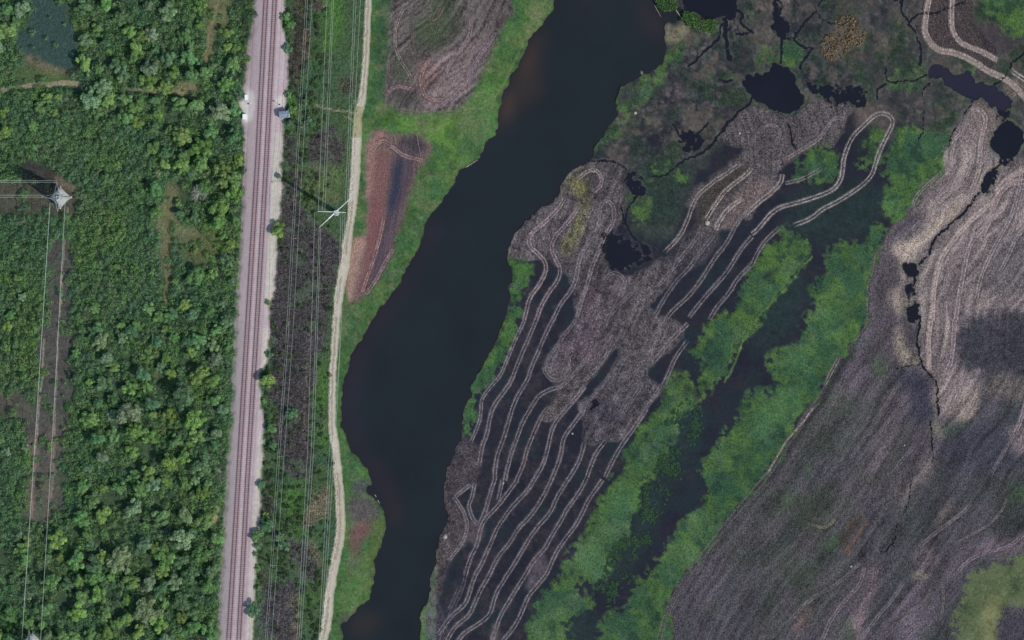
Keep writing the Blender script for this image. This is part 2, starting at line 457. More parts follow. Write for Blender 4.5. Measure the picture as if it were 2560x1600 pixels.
# NE marsh, dark olive with pale clumps
NEm = mask([(1500,398),(1540,300),(1560,250),(1600,210),(1660,170),(1680,80),(1760,60),(1860,0),(2560,0),(2560,330),(2372,330),(2360,420),(2180,330),(2130,250),(1960,280),(1880,262),(1760,400),(1700,510),(1690,600),(1600,580),(1560,520),(1560,410)], 10, 3)
paint(NEm, (62, 62, 60), 1, 0.5 * n40 + 0.35 * n15 + 0.45 * grain2 + .3 * grain, 0.38, z=0.16, cls=3)
for P_, c_ in (([(1720,60),(1900,0),(1990,20),(1960,100),(1900,160),(1840,180),(1760,170),(1700,160)], (92,86,82)),
               ([(1700,170),(1780,150),(1830,200),(1800,280),(1720,330),(1690,290),(1640,260)], (86,81,82)),
               ([(1640,300),(1760,330),(1700,420),(1640,400),(1560,330)], (52,54,56)),
               ([(1960,100),(2040,80),(2080,170),(2060,240),(2000,200)], (76,74,74)),
               ([(2100,180),(2180,200),(2140,230),(2080,210)], (76,76,72)),
               ([(1860,60),(1940,40),(1930,110),(1880,150)], (104,96,88)),
               ([(2210,240),(2300,240),(2300,300),(2220,300)], (62,60,60)),
               ([(1700,90),(1790,90),(1800,130),(1740,150),(1700,130)], (88,84,84)),
               ([(1640,380),(1690,330),(1710,390),(1680,470),(1640,470)], (74,78,62))):
    m = mask(P_, 12, 5)
    paint(m * (0.55 + 0.45 * (n15 > -0.1)), c_, 0.9, T1, 0.34)
bz = mask([(1780,0),(1930,0),(1935,60),(1880,120),(1860,160),(1810,180),(1790,120),(1800,60)], 10, 4) + mask([(1560,480),(1640,560),(1650,640),(1560,680),(1500,640),(1540,560)], 10, 6) + mask([(1960,150),(2060,170),(2160,210),(2140,260),(2040,260),(2000,210)], 8, 6) + mask([(1680,340),(1760,330),(1760,380),(1700,430),(1670,400)], 8, 6)
bn = vnoise(GX / 9 + wx2 * .3, GY / 9 + wy2 * .3, 195) * .6 + vnoise(GX / 4.5, GY / 4.5, 196) * .4
DARKB = np.clip((bn - .5) * 8, 0, 1) * np.clip(bz, 0, 1)
paint(DARKB, (29, 30, 42), .9)
# crackled clumps (voronoi like) on the NE marsh
crk = np.abs(vnoise(GX / 17 + wx1 * .5, GY / 17 + wy1 * .5, 909) - 0.5)
crk2 = np.abs(vnoise(GX / 8 + wx2 * .6, GY / 8 + wy2 * .6, 919) - 0.5)
paint(NEm * np.clip(4 * fbm(GX, GY, 14, 959, 3) - .4, 0, 1), (92, 87, 84), 0.55, T1, .5)
paint(NEm * np.clip(4 * fbm(GX, GY, 24, 969, 3) - .5, 0, 1), (36, 42, 44), 0.6, T1, .4)
crk3 = np.abs(vnoise(GX / 34 + wx1 * .25, GY / 34 + wy1 * .25, 929) - 0.5)
czone = frayed([(1690,60),(1860,0),(2100,0),(2110,60),(2090,200),(2060,260),(1850,270),(1720,400),(1620,420),(1570,380),(1600,260),(1680,180)], 12, 8)
cm = np.clip(1.8 - crk / .06, 0, 1) * .65 + np.clip(1.8 - crk2 / .09, 0, 1) * .35 + np.clip(2 - crk3 / .035, 0, 1) * .9
paint(np.clip(cm, 0, 1) * np.clip(czone * .9 + .25 * NEm, 0, 1), (33, 33, 43), .8)
for sd_, th, c_ in ((211, .1, (40, 54, 46)), (212, .35, (46, 66, 46)), (213, .3, (90, 80, 74))):
    paint(NEm * np.clip(4.5 * fbm(GX, GY, 48, sd_, 4) - th, 0, 1), c_, .6, T1, .45)
# central mud plateau (brushy, purple grey)
FLOWc = [(1640,400),(1560,560),(1500,760),(1400,950),(1300,1150),(1180,1400),(1100,1600)]
Dc, Sc = dist(FLOWc, 0, 10, 1, full=True)
strc = vnoise(Dc * Sc / 3.0 + 900, (GY - GX * .5) / 70 + 50, 11) * 2 - 1
strc2 = vnoise(Dc * Sc / 8.0 + 300, (GY - GX * .5) / 110 + 50, 12) * 2 - 1
plat = mask([(1262,645),(1276,602),(1295,574),(1326,540),(1368,512),(1394,493),(1408,448),(1425,425),(1461,400),(1530,398),(1560,412),(1545,450),(1562,480),(1560,520),(1545,560),(1522,595),(1512,640),(1525,680),(1560,700),(1620,668),(1660,640),(1692,665),(1680,700),(1640,745),(1612,760),(1638,790),(1680,800),(1715,820),(1700,848),(1632,912),(1615,928),(1622,945),(1652,968),(1640,988),(1616,1022),(1590,1065),(1549,1103),(1521,1098),(1488,1111),(1462,1104),(1458,1062),(1448,1025),(1445,1002),(1470,992),(1500,970),(1536,922),(1556,869),(1536,866),(1504,912),(1460,965),(1430,1010),(1404,1040),(1385,1053),(1355,1053),(1362,1030),(1385,995),(1395,965),(1388,958),(1362,930),(1357,915),(1370,890),(1400,850),(1430,805),(1437,780),(1442,745),(1436,720),(1425,690),(1400,672),(1372,645),(1345,640),(1320,650),(1295,645)], 4, 1)
TB = 0.75 * grain + 0.4 * grain2 + 0.75 * strc + 0.6 * n15
paint(plat, (108, 101, 102), 1, TB, 0.5, z=0.30, cls=2)
paint(plat * mask([(1450,700),(1580,690),(1560,800),(1500,900),(1380,930),(1400,850),(1440,780)], 12, 6), (116, 98, 108), 0.7, TB, 0.33)
paint(plat * mask([(1445,1000),(1560,900),(1640,930),(1600,1060),(1500,1110),(1460,1080)], 12, 8), (98, 94, 100), 0.75, TB, 0.5)
paint(plat * mask([(1455,1015),(1490,980),(1530,1010),(1550,1060),(1500,1070)], 12, 4), (52, 50, 64), 0.55, T1, 0.5)
paint(plat * mask([(1350,1050),(1350,1000),(1400,970),(1420,1000)], 8, 4), (104, 96, 84), 0.8, TB, 0.3)
paint(plat * mask([(1262,645),(1290,560),(1400,480),(1470,400),(1500,420),(1450,560),(1400,640)], 12, 6), (116, 106, 108), 0.75, TB, 0.4)
paint(plat * mask([(1400,410),(1470,402),(1500,440),(1470,470),(1420,470),(1405,500)], 9, 3), (122, 118, 92), 0.7, TB, 0.4)
# yellow reed tongue
paint(mask([(1440,430),(1470,455),(1478,500),(1465,530),(1462,580),(1440,610),(1425,645),(1405,640),(1400,610),(1425,580),(1440,540),(1445,500),(1425,470)], 7, 2), (142, 140, 88), 0.85, TB, 0.35)
mt = CLS == 2
paint(mt * np.clip(3 * fbm(GX, GY, 45, 191, 3) - .15, 0, 1), (76, 74, 74), .5, TB, .5)
paint(mt * np.clip(3 * fbm(GX, GY, 30, 192, 3) - .25, 0, 1), (122, 114, 112), .45, TB, .5)
paint(mt * np.clip(4 * fbm(GX, GY, 20, 193, 3) - .6, 0, 1), (52, 48, 56), .5, TB, .5)
crp = np.clip(2.0 - np.abs(vnoise(GX / 40 + wx1 * .2, GY / 40 + wy1 * .2, 977) - .5) / .03, 0, 1) + np.clip(2 - np.abs(vnoise(GX / 18 + wx1 * .2, GY / 18 + wy1 * .2, 978) - .5) / .05, 0, 1) * .5
paint(mt * np.clip(crp, 0, 1), (50, 46, 54), .5, grain, .3)
paint(mt * np.clip(2.4 * strc2 - .6, 0, 1), (128, 118, 118), .35, TB, .4); paint(mt * np.clip(-2.4 * strc2 - .6, 0, 1), (72, 66, 72), .4, TB, .4)
# shore brush fringes
paint(mask([(1155,1090),(1180,1100),(1200,1140),(1200,1200),(1150,1215),(1110,1245),(1108,1200),(1125,1160)], 9, 2), (92, 84, 88), 0.9, T1, 0.55, z=0.28, cls=2)
paint(mask([(1108,1240),(1140,1250),(1165,1300),(1170,1330),(1150,1370),(1115,1400),(1100,1500),(1065,1520),(1075,1460),(1084,1400),(1095,1350),(1118,1310)], 7, 2), (100, 90, 92), 0.85, T1, 0.5, z=0.28, cls=2)
paint(mask([(1055,1500),(1100,1510),(1110,1560),(1080,1600),(1035,1600)], 8, 3), (88, 82, 92), 0.85, T1, 0.5, z=0.26, cls=2)
paint(mask([(1110,1200),(1150,1215),(1130,1240),(1108,1240)], 6, 2), (70, 62, 64), 0.8, T1, 0.5)
paint(mask([(1170,1300),(1205,1310),(1200,1350),(1175,1370)], 6, 2), (104, 88, 92), 0.7, T1, 0.4)
paint(mask([(1345,1380),(1365,1390),(1375,1420),(1340,1460),(1318,1480),(1320,1450)], 5, 2), (92, 84, 90), 0.8, T1, 0.4)
paint(mask([(1205,1600),(1230,1560),(1250,1555),(1240,1600)], 5, 2), (120, 112, 100), 0.8, T1, 0.4)
# north-east plateaus with tracks
m = mask([(1880,258),(1972,296),(1992,281),(2037,253),(2105,253),(2133,270),(2110,298),(2105,337),(2077,379),(2054,351),(2037,365),(1992,378),(1972,408),(1935,440),(1950,458),(1935,478),(1900,497),(1868,545),(1795,578),(1785,600),(1745,600),(1740,570),(1760,520),(1715,515),(1722,480),(1770,445),(1840,400),(1868,370),(1820,360),(1800,335),(1846,290)], 6, 1)
paint(m, (102, 95, 95), 1, TB, 0.5, z=0.28, cls=2)
paint(mask([(1700,600),(1780,570),(1800,610),(1700,680),(1660,660)], 7, 3), (92, 86, 90), 0.85, TB, 0.5, z=0.28, cls=2)
paint(mask([(1735,500),(1780,450),(1870,400),(1880,440),(1790,510),(1770,560),(1745,560)], 4, 2), (74, 68, 62), 0.85, T1, 0.22)
paint(mask([(1795,575),(1850,470),(1900,440),(1935,450),(1930,480),(1860,530),(1820,575)], 4, 2), (128, 112, 108), 0.75, TB, 0.25)
# small dark olive flats west of those
paint(mask([(1600,400),(1740,400),(1720,500),(1690,600),(1620,620),(1570,560),(1560,480),(1580,440)], 12, 4), (44, 56, 52), 0.75, T1, 0.3)
# lower right burnt field ---------------------------------------------------
edge = [(2379,320),(2370,374),(2372,400),(2357,425),(2301,473),(2282,504),(2279,529),(2248,552),(2217,591),(2211,613),(2186,633),(2183,681),(2172,698),(2166,737),(2169,800),(2161,822),(2133,856),(2099,893),(2071,946),(2048,991),(2006,1042),(1992,1070),(1964,1103),(1936,1154),(1902,1200),(1880,1225),(1799,1323),(1704,1450),(1661,1530),(1642,1600)]
De, Se = dist(edge, 0, 10, 0, full=True)
warpd = De + 9 * fbm(GX, GY, 90, 44, 2)
st1 = vnoise(warpd / 3.4, (GY - GX * .8) / 85 + 50, 21) * 2 - 1
st2 = vnoise(warpd / 11, (GY - GX * .8) / 150 + 50, 22) * 2 - 1
st3 = vnoise(warpd / 34, (GY - GX * .8) / 260 + 50, 23) * 2 - 1
sh = lambda q: np.sign(q) * np.abs(q) ** .7
TF = 0.42 * sh(st1) + 0.5 * sh(st2) + .35 * np.clip(1.6 * n40, -1, 1) + 0.35 * grain2 + 0.65 * grain + 0.35 * n15
eastpoly = edge + [(1642,1600),(2560,1600),(2560,0),(2440,140),(2400,250)]
fm = mask([(2369,340)] + edge[1:] + [(2560,1600),(2560,400),(2500,410),(2470,380),(2470,340),(2450,300),(2430,260),(2405,300)], 1.5, 1, sm=0)
paint(fm, (78, 75, 79), 1, TF, 0.5, z=0.38 + 0.10 * st2, cls=4)
paint(fm * np.clip(st3 * 1.6, 0, 1), (96, 86, 92), 0.6, TF, 0.42)
paint(fm * np.clip(-st3 * 1.6, 0, 1), (62, 66, 66), 0.7, TF, 0.42)
paint(fm * np.clip(n150 * 2 - 0.2, 0, 1) * (GY > 950), (66, 76, 60), 0.6, TF, 0.35)
tan_ = mask([(2290,478),(2372,330),(2410,290),(2430,262),(2460,268),(2500,290),(2478,340),(2470,375),(2498,408),(2560,404),(2560,760),(2480,770),(2400,800),(2380,880),(2400,920),(2460,945),(2440,1020),(2360,1060),(2340,1000),(2330,950),(2300,915),(2290,860),(2300,800),(2270,800),(2230,760),(2240,640),(2210,610),(2280,530)], 9, 4)
paint(tan_, (128, 116, 114), 1, TF, 0.5)
paint(tan_ * np.clip(st2 * 1.5 - .1, 0, 1), (160, 145, 136), 0.65, TF, 0.3)
paint(mask([(2560,480),(2500,560),(2470,640),(2440,760),(2560,760)], 14, 8), (100, 94, 96), 0.8, TF, 0.5)
paint(mask([(2215,600),(2260,540),(2330,520),(2300,590),(2250,640)], 9, 3), (84, 78, 84), 0.85, TF, 0.45)
paint(mask([(2172,740),(2186,640),(2240,625),(2260,680),(2250,730),(2265,800),(2290,850),(2250,920),(2180,900),(2165,830)], 9, 3), (88, 80, 84), 0.85, TF, 0.4)
paint(frayed([(2400,830),(2420,800),(2470,790),(2560,795),(2560,965),(2490,955),(2430,930),(2405,880)], 14, 9, 1.5, 1.4), (62, 61, 68), 0.8, T1, 0.5)
paint(mask([(2240,925),(2300,912),(2335,960),(2344,1030),(2320,1080),(2290,1060),(2270,990),(2250,960)], 9, 5), (60, 60, 72), 0.8, TF, 0.4)
paint(mask([(2340,1090),(2430,1050),(2560,1000),(2560,1120),(2480,1180),(2400,1180)], 14, 8), (62, 62, 74), 0.7, TF, 0.36)
# cream patches
for P_, c_, o_ in (([(2238,620),(2262,605),(2330,570),(2400,490),(2420,500),(2350,585),(2280,625),(2265,655),(2248,650),(2236,632)], (176,160,144), .85),
    ([(2248,810),(2262,850),(2290,890),(2290,910),(2255,912),(2245,880),(2235,840)], (150,138,124), .8),
    ([(2220,730),(2240,720),(2262,740),(2250,790),(2230,790)], (148,134,120), .7),
    ([(2395,1050),(2400,1010),(2430,980),(2450,1000),(2420,1040),(2400,1066)], (152,136,124), .75),
    ([(2330,960),(2360,990),(2360,1040),(2345,1040)], (144,128,118), .7), ([(2325,1045),(2350,1050),(2350,1100),(2330,1090)], (132,126,112), .8),
    ([(2440,960),(2500,930),(2560,960),(2560,1010),(2500,1010)], (112,104,98), .7),
    ([(2275,1437),(2300,1430),(2325,1436),(2300,1446)], (172,158,138), .8),
    ([(2290,1170),(2330,1130),(2330,1200),(2280,1230),(2250,1280),(2240,1250)], (124,112,108), .6),
    ([(2540,1150),(2560,1020),(2520,1060),(2530,1090)], (134,120,118), .7),
    ([(2480,1320),(2560,1260),(2560,1340),(2470,1390),(2440,1400)], (112,98,104), .7),
    ([(2330,1300),(2375,1260),(2390,1270),(2350,1310)], (128,112,102), .6),
    ([(1985,1550),(2010,1510),(2040,1500),(2020,1550),(1990,1590)], (128,104,98), .55),
    ([(2120,1555),(2160,1480),(2180,1430),(2200,1400),(2190,1460),(2160,1540),(2130,1600),(2090,1600)], (128,108,112), .6),
    ([(2230,1560),(2270,1500),(2290,1440),(2310,1450),(2290,1530),(2250,1600),(2180,1600)], (108,98,106), .6),
    ([(2030,1500),(2060,1440),(2100,1400),(2070,1470)], (104,94,98), .5),
    ([(2290,1380),(2330,1350),(2350,1400),(2320,1430),(2295,1425)], (118,102,106), .6),
    ([(2150,1190),(2230,1020),(2290,960),(2250,1080),(2200,1180)], (108,96,102), .5),
    ([(2070,1010),(2130,900),(2180,860),(2150,930),(2090,1010)], (110,98,102), .5)):
    paint(mask(P_, 9, 3), c_, o_, TF, 0.5)
for P_ in ([(2175,900),(2215,890),(2215,960),(2180,960)], [(1960,1240),(2000,1245),(1985,1265),(1965,1262)], [(2015,1160),(2040,1150),(2030,1190),(2010,1190)],
           [(2545,1200),(2560,1190),(2560,1280),(2530,1270)], [(2070,1340),(2110,1330),(2080,1400),(2060,1390)], [(2350,1060),(2420,1050),(2400,1075),(2350,1080)],
           [(2100,1560),(2150,1540),(2140,1600),(2110,1600)], [(2290,1590),(2320,1575),(2340,1600)]):
    paint(mask(P_, 9, 4), (66, 92, 56), 0.6, T1, 0.4)
paint(frayed([(2560,1357),(2535,1383),(2498,1413),(2428,1430),(2414,1458),(2400,1523),(2377,1565),(2374,1600),(2439,1600),(2484,1551),(2526,1517),(2560,1495)], 10, 7, 1.6, 1.6), (86, 98, 64), 0.85, 0.5 * n40 + T1 * .8, 0.35, cls=3)
paint(mask([(2560,1440),(2530,1470),(2480,1530),(2430,1600),(2405,1600),(2440,1540),(2500,1470),(2560,1410)], 8, 4), (118, 118, 82), .7, T1, .3)
paint(mask([(2525,1440),(2550,1450),(2550,1480),(2530,1480)], 6, 3) + mask([(2410,1510),(2432,1505),(2435,1540),(2412,1540)], 6, 3), (58, 80, 58), .7, T1, .3)
paint(mask([(2462,1600),(2484,1560),(2526,1525),(2560,1500),(2560,1600)], 3, 2), (70, 66, 74), 0.9, TF, 0.35)
# dark strip beside the border track
Db = np.where(Se != 0, De, 1e6)
bs = np.clip(1 - np.abs(De * Se * 1.0) / 3.0, 0, 1) * (GY > 560) * (GY < 2000)
paint(bs * (CLS != 9), (126, 110, 104), 0.55, grain, 0.3)
paint(mask([(2163,1300),(2172,1306),(2160,1330),(2135,1365),(2122,1388),(2106,1385),(2108,1372),(2135,1340)], 3, 1), (98, 78, 68), .75, T1, .35)
paint(mask([(2125,1290),(2160,1285),(2150,1310),(2120,1340),(2110,1370),(2095,1360),(2110,1320)], 4, 2), (66, 58, 48), .7, T1, .3)
ds = mask([(2135,858),(2110,890),(2075,950),(2050,1000),(2012,1045),(1996,1075),(1970,1110),(1944,1158),(1908,1205),(1925,1205),(1975,1130),(2010,1080),(2060,1010),(2090,940),(2140,885)], 2, 1)
paint(ds, (52, 48, 54), 0.75, grain, 0.2)

fz = mask([(1330,650),(1440,800),(1360,930),(1460,1100),(1560,1100),(1640,1100),(1500,1300),(1400,1420),(1300,1600),(1060,1600),(1110,1300),(1180,1050),(1290,800)], 8, 5) * (CLS == 7)
paint(fz * np.clip(3.5 * fbm(GX, GY, 22, 221, 4) + .1, 0, 1), (58, 52, 55), .5, T1, .45)
# -------- green marsh mats
def green(P_, rgb=(66, 96, 60), warp=7, soft=1, rim=(86, 110, 56), op=0.95, hole=None, z=0.22):
    rgb = tuple(np.array(rgb) * .55 + np.array((80, 90, 68)) * .45)
    m = frayed(P_, warp, 6, 1.5, 1.9)
    if hole is not None: m = m * (1 - mask(hole, warp, 2))
    inner = blur(m, 6)
    t = 0.6 * n40 + 0.5 * n15 + 0.25 * grain2 + 0.3 * grain
    paint(m, rgb, op, t, 0.5, cls=3); Z[:] = Z * (1 - m) + z * m
    rm = m * np.clip((1 - inner) * 2.2, 0, 1) * np.clip(0.6 + n15, 0, 1)
    paint(rm, rim, 0.6, t, 0.35); pt = np.clip(4.5 * fbm(GX, GY, 42, 939, 3) - .15, 0, 1); paint(m * pt, (82, 110, 56), 0.6, t, 0.35); paint(m * np.clip(4.5 * fbm(GX, GY, 60, 959, 3) - .2, 0, 1), (50, 80, 62), 0.7, t, .25); paint(m * np.clip(4.5 * fbm(GX, GY, 26, 949, 3) - .8, 0, 1), (38, 56, 52), 0.7, t, 0.3)
    paint(m * np.clip(n40 * 2.4 - 0.4, 0, 1), (82, 104, 74), 0.6, t, 0.3); paint(m * np.clip(-n40 * 2.4 - 0.4, 0, 1), (46, 78, 60), 0.6, t, 0.3)
    return m
green([(1978,400),(2008,372),(2040,365),(2055,355),(2077,380),(2099,395),(2099,430),(2077,453),(2037,470),(2048,445),(2000,452),(1980,440),(2010,418),(2060,420),(2050,408),(2000,412)], (56,94,46))
green([(2150,400),(2165,350),(2200,320),(2212,340),(2190,400),(2170,425),(2140,415)], (52,92,46))
green([(2230,400),(2235,360),(2262,320),(2290,310),(2300,340),(2330,345),(2345,320),(2369,330),(2366,385),(2370,400),(2355,430),(2300,475),(2282,504),(2270,530),(2245,545),(2225,560),(2215,545),(2205,510),(2220,480),(2225,450),(2205,420),(2210,395)], (58,104,48))
paint(mask([(2245,400),(2258,405),(2255,440),(2245,430)], 4, 2), (34, 52, 48), .8)
green([(2225,565),(2212,600),(2186,633),(2183,681),(2172,698),(2166,737),(2169,800),(2161,822),(2133,856),(2099,893),(2071,946),(2048,991),(2006,1042),(1992,1070),(1964,1103),(1936,1154),(1902,1200),(1880,1225),(1799,1323),(1704,1448),(1661,1524),(1640,1600),(1490,1600),(1500,1585),(1506,1560),(1534,1537),(1579,1509),(1596,1467),(1618,1425),(1646,1397),(1680,1357),(1693,1333),(1778,1249),(1746,1175),(1799,1111),(1863,1016),(1880,969),(1894,974),(1910,990),(1936,980),(1947,952),(1936,924),(1914,915),(1911,898),(1936,884),(1992,870),(2015,853),(2003,828),(2012,800),(2032,765),(2037,723),(2034,703),(2060,681),(2071,639),(2077,611),(2110,608),(2127,619),(2150,613),(2161,582),(2203,557)], (56,98,50), 6)
green([(1958,540),(1973,568),(2006,591),(2026,613),(2015,653),(1978,695),(1956,737),(1908,779),(1890,815),(1863,850),(1841,878),(1810,940),(1775,975),(1746,995),(1732,980),(1735,950),(1770,925),(1785,905),(1760,890),(1722,905),(1715,870),(1736,847),(1799,783),(1841,772),(1847,730),(1894,656),(1925,620),(1945,600)], (54,94,48), 7,
      hole=[(1895,690),(1935,662),(1950,670),(1925,700),(1900,705)])
green([(1534,1208),(1503,1250),(1483,1298),(1478,1329),(1427,1366),(1421,1419),(1388,1467),(1343,1498),(1323,1537),(1312,1600),(1427,1600),(1430,1571),(1400,1562),(1461,1537),(1494,1503),(1449,1481),(1438,1444),(1455,1436),(1478,1461),(1511,1464),(1528,1397),(1559,1340),(1579,1284),(1604,1236),(1607,1200),(1638,1174),(1660,1140),(1650,1120),(1681,1117),(1695,1047),(1720,990),(1686,990),(1650,1030),(1602,1067),(1554,1154)], (56,100,48), 7)
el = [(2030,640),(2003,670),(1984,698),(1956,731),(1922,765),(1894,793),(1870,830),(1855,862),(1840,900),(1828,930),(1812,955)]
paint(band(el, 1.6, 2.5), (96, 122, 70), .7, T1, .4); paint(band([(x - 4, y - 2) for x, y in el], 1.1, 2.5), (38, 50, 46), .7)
# lighter grass hearts
for P_ in ([(1560,1210),(1590,1230),(1570,1300),(1530,1320),(1510,1290)], [(1440,1390),(1490,1380),(1520,1410),(1500,1440),(1460,1420)], [(1880,1040),(1960,960),(2020,960),(1960,1060),(1880,1120)], [(2215,490),(2260,500),(2260,540),(2225,545)], [(1900,740),(1940,710),(1930,750),(1890,790)], [(2060,760),(2110,800),(2080,860),(2040,830)], [(1960,870),(2030,870),(2040,930),(1980,930)], [(1560,1540),(1590,1600),(1520,1600)]):
    paint(mask(P_, 9, 5), (76, 112, 74), 0.55, T1, 0.2)
green([(1270,650),(1312,644),(1332,664),(1318,703),(1304,737),(1293,779),(1290,830),(1279,879),(1258,890),(1250,924),(1222,955),(1197,978),(1186,1002),(1182,1047),(1168,1085),(1156,1092),(1148,1075),(1148,1051),(1158,1020),(1174,975),(1195,935),(1208,905),(1237,850),(1262,795),(1268,723),(1272,675)], (58,100,46), 5, 1, rim=(70,118,44))
green([(1660,104),(1702,100),(1709,130),(1680,165),(1650,195),(1625,215),(1612,250),(1570,285),(1556,315),(1520,350),(1508,388),(1484,391),(1490,354),(1530,300),(1543,261),(1590,210),(1614,186),(1650,166),(1663,143)], (62,88,54), 8, 2, rim=(80,110,56), op=.85)
paint(mask([(1540,235),(1575,210),(1600,225),(1590,260),(1560,262),(1545,250)], 8, 2), (60, 62, 60), 0.7, T1, .4)
green([(1900,145),(1920,120),(1950,130),(1958,104),(1985,100),(2003,125),(2003,150),(1985,168),(1960,160),(1930,160),(1890,180)], (66,94,52), 8, 1, rim=(84,114,56), op=.85)
green([(2414,0),(2456,31),(2484,25),(2498,56),(2523,93),(2560,112),(2560,0)], (54,98,48), 8)
green([(1633,400),(1689,405),(1689,420),(1666,434),(1633,428)], (64,108,44), 7)
green([(1573,490),(1610,480),(1627,500),(1620,550),(1590,565),(1565,530)], (50,78,48), 9, 3, op=.75)
green([(1690,420),(1710,415),(1725,440),(1705,465),(1690,450)], (52,86,48), 9, 3, op=.75)
green([(2390,240),(2420,238),(2422,255),(2400,265)], (56,96,48), 6, 2, op=.8)
green([(2190,190),(2310,160),(2340,200),(2300,240),(2240,220)], (50,78,54), 12, 4, op=.5)
green([(2420,160),(2460,190),(2440,205),(2425,185)], (52,84,54), 8, 3, op=.7)
green([(1600,420),(1640,460),(1620,480),(1600,470)], (54,84,48), 8, 3, op=.5)
green([(1617,285),(1630,280),(1629,312),(1618,310)], (92,124,76), 3, 1, rim=(92,124,76))
green([(1640,965),(1700,925),(1760,955),(1745,1005),(1690,1050),(1650,1035)], (56,84,52), 10, op=.55)
# dim green veil between mats
for P_ in ([(1700,960),(1760,1000),(1740,1150),(1660,1250),(1600,1420),(1520,1500),(1480,1460),(1560,1340),(1610,1200),(1680,1080)],
           [(1960,470),(2200,440),(2210,560),(2080,620),(1990,600)], [(2110,380),(2250,280),(2350,260),(2360,340),(2230,360)],
           [(1300,1480),(1440,1520),(1500,1500),(1440,1600),(1310,1600)], [(1930,640),(2010,650),(2000,800),(1900,900),(1880,850)]):
    paint(mask(P_, 12, 6) * (CLS == 7), (38, 54, 50), 0.6, T1, 0.35)
# water plants in clumps
cl = vnoise(GX / 5, GY / 5, 31) * 0.45 + vnoise(GX / 11, GY / 11, 33) * 0.35 + vnoise(GX / 30, GY / 30, 32) * 0.5
zone = mask([(1690,1000),(1770,1000),(1740,1100),(1700,1200),(1640,1290),(1610,1380),(1560,1500),(1490,1530),(1500,1440),(1560,1340),(1600,1230),(1650,1130)], 14, 6)
paint(((cl > 0.74) & (zone > .4)).astype(float), (58, 86, 60), 0.8, grain, 0.4, z=0.2)
# light reeds on NE lake shore + green islets
paint(mask([(1650,75),(1675,60),(1712,58),(1728,72),(1700,100),(1665,104)], 7, 2), (118, 112, 92), 0.85, T1, 0.4, z=0.3, cls=3)
paint(mask([(1624,0),(1692,0),(1694,16),(1689,25),(1655,32),(1638,10)], 4, 1), (66, 102, 62), 0.95, T1, 0.3, z=0.3, cls=3)
paint(mask([(1703,36),(1720,22),(1734,39),(1762,56),(1787,48),(1793,79),(1762,81),(1728,70),(1711,56)], 6, 1), (80, 118, 62), 0.95, T1, 0.3, z=0.3, cls=3)
# dead tan brush patch
bp = mask([(2092,35),(2120,40),(2150,60),(2165,100),(2130,125),(2110,150),(2095,162),(2060,150),(2055,115),(2075,80)], 9, 3)
paint(bp, (104, 92, 80), 0.6, T1, 0.4)
paint(mask([(2080,0),(2140,0),(2140,35),(2090,40)], 9, 4), (84, 78, 70), 0.6, T1, 0.5)
paint(mask([(1860,60),(1940,20),(1950,120),(1880,140)], 9, 6), (94, 86, 80), 0.5, T1, 0.3)
# NE bank with two tracks : brown mud
paint(mask([(2310,30),(2340,0),(2410,0),(2420,40),(2470,90),(2500,150),(2470,180),(2420,140),(2330,130),(2300,80),(2280,60)], 8, 3), (88, 78, 76), 0.9, TB, 0.25, z=0.28, cls=2)
paint(mask([(2420,40),(2480,60),(2540,130),(2500,150),(2440,110)], 10, 4), (68, 60, 64), 0.8, TB, 0.3)
paint(mask([(2500,190),(2560,210),(2560,300),(2530,260)], 8, 2), (120, 108, 98), 0.8, T1, 0.4, cls=4)
paint(mask([(2430,262),(2450,240),(2470,262),(2500,276),(2490,330),(2470,380),(2440,360),(2425,300)], 8, 2), (124, 110, 104), 0.9, TF, 0.35, z=.3, cls=4)
paint(mask([(2130,262),(2210,262),(2240,290),(2225,300),(2190,284),(2140,320),(2130,300)], 8, 3), (92, 80, 76), 0.7, T1, 0.3)
# light zones near east ponds fringe
for k_ in ('chain_a','chain_c','chain_d','chain_e','east','northeast','round'):
    pm = mask(ponds[k_], 3, 0); fr = np.clip(blur(pm, 3) * 3, 0, 1)
    paint(fr, (104, 106, 92) if k_ not in ('round','northeast') else (66, 76, 60), 0.55, T1, 0.4, z=.25)

# -------- west of the lake
gm = blur(inpoly(ext([(940,0),(1330,0),(1290,60),(1240,170),(1150,300),(1060,440),(990,620),(900,760),(860,800),(830,1000),(900,330)]), GX, GY).astype(float), 6)
# bright grass
paint(mask([(905,310),(990,285),(1100,290),(1180,250),(1250,150),(1330,20),(1402,0),(1350,70),(1300,160),(1250,260),(1243,330),(1190,400),(1140,450),(1060,590),(1080,450),(1080,350),(980,310)], 8, 5), (76, 106, 56), 0.8, GRS, 0.6)
paint(mask([(915,325),(985,295),(1090,300),(1200,300),(1190,350),(1090,380),(1070,330),(960,315)], 8, 5), (88, 120, 54), 0.75, GRS, 0.45)
paint(mask([(1195,300),(1245,240),(1250,320),(1205,375),(1180,360)], 8, 5), (70, 106, 62), 0.7, GRS, 0.3)
paint(mask([(1345,0),(1402,0),(1360,60),(1330,95),(1305,100),(1330,40)], 7, 3), (104, 112, 72), 0.7, GRS, 0.3)
paint(mask([(1140,440),(1080,560),(1020,680),(930,790),(870,880),(852,1000),(838,900),(870,780),(980,700),(1030,560),(1090,440)], 8, 5), (68, 98, 58), 0.7, GRS, 0.55)
paint(mask([(935,0),(960,0),(950,100),(935,300),(925,300),(930,150)], 4, 4), (56, 88, 50), 0.8, GRS, 0.4)
paint(mask([(958,0),(990,0),(980,110),(965,235),(950,255),(940,230),(945,120)], 5, 4), (44, 66, 50), 0.85, GRS, 0.3)
wsx = (GX > 850) & (GX < 1400) & (~eastside) & (GX > interp(road, GY) + 10)
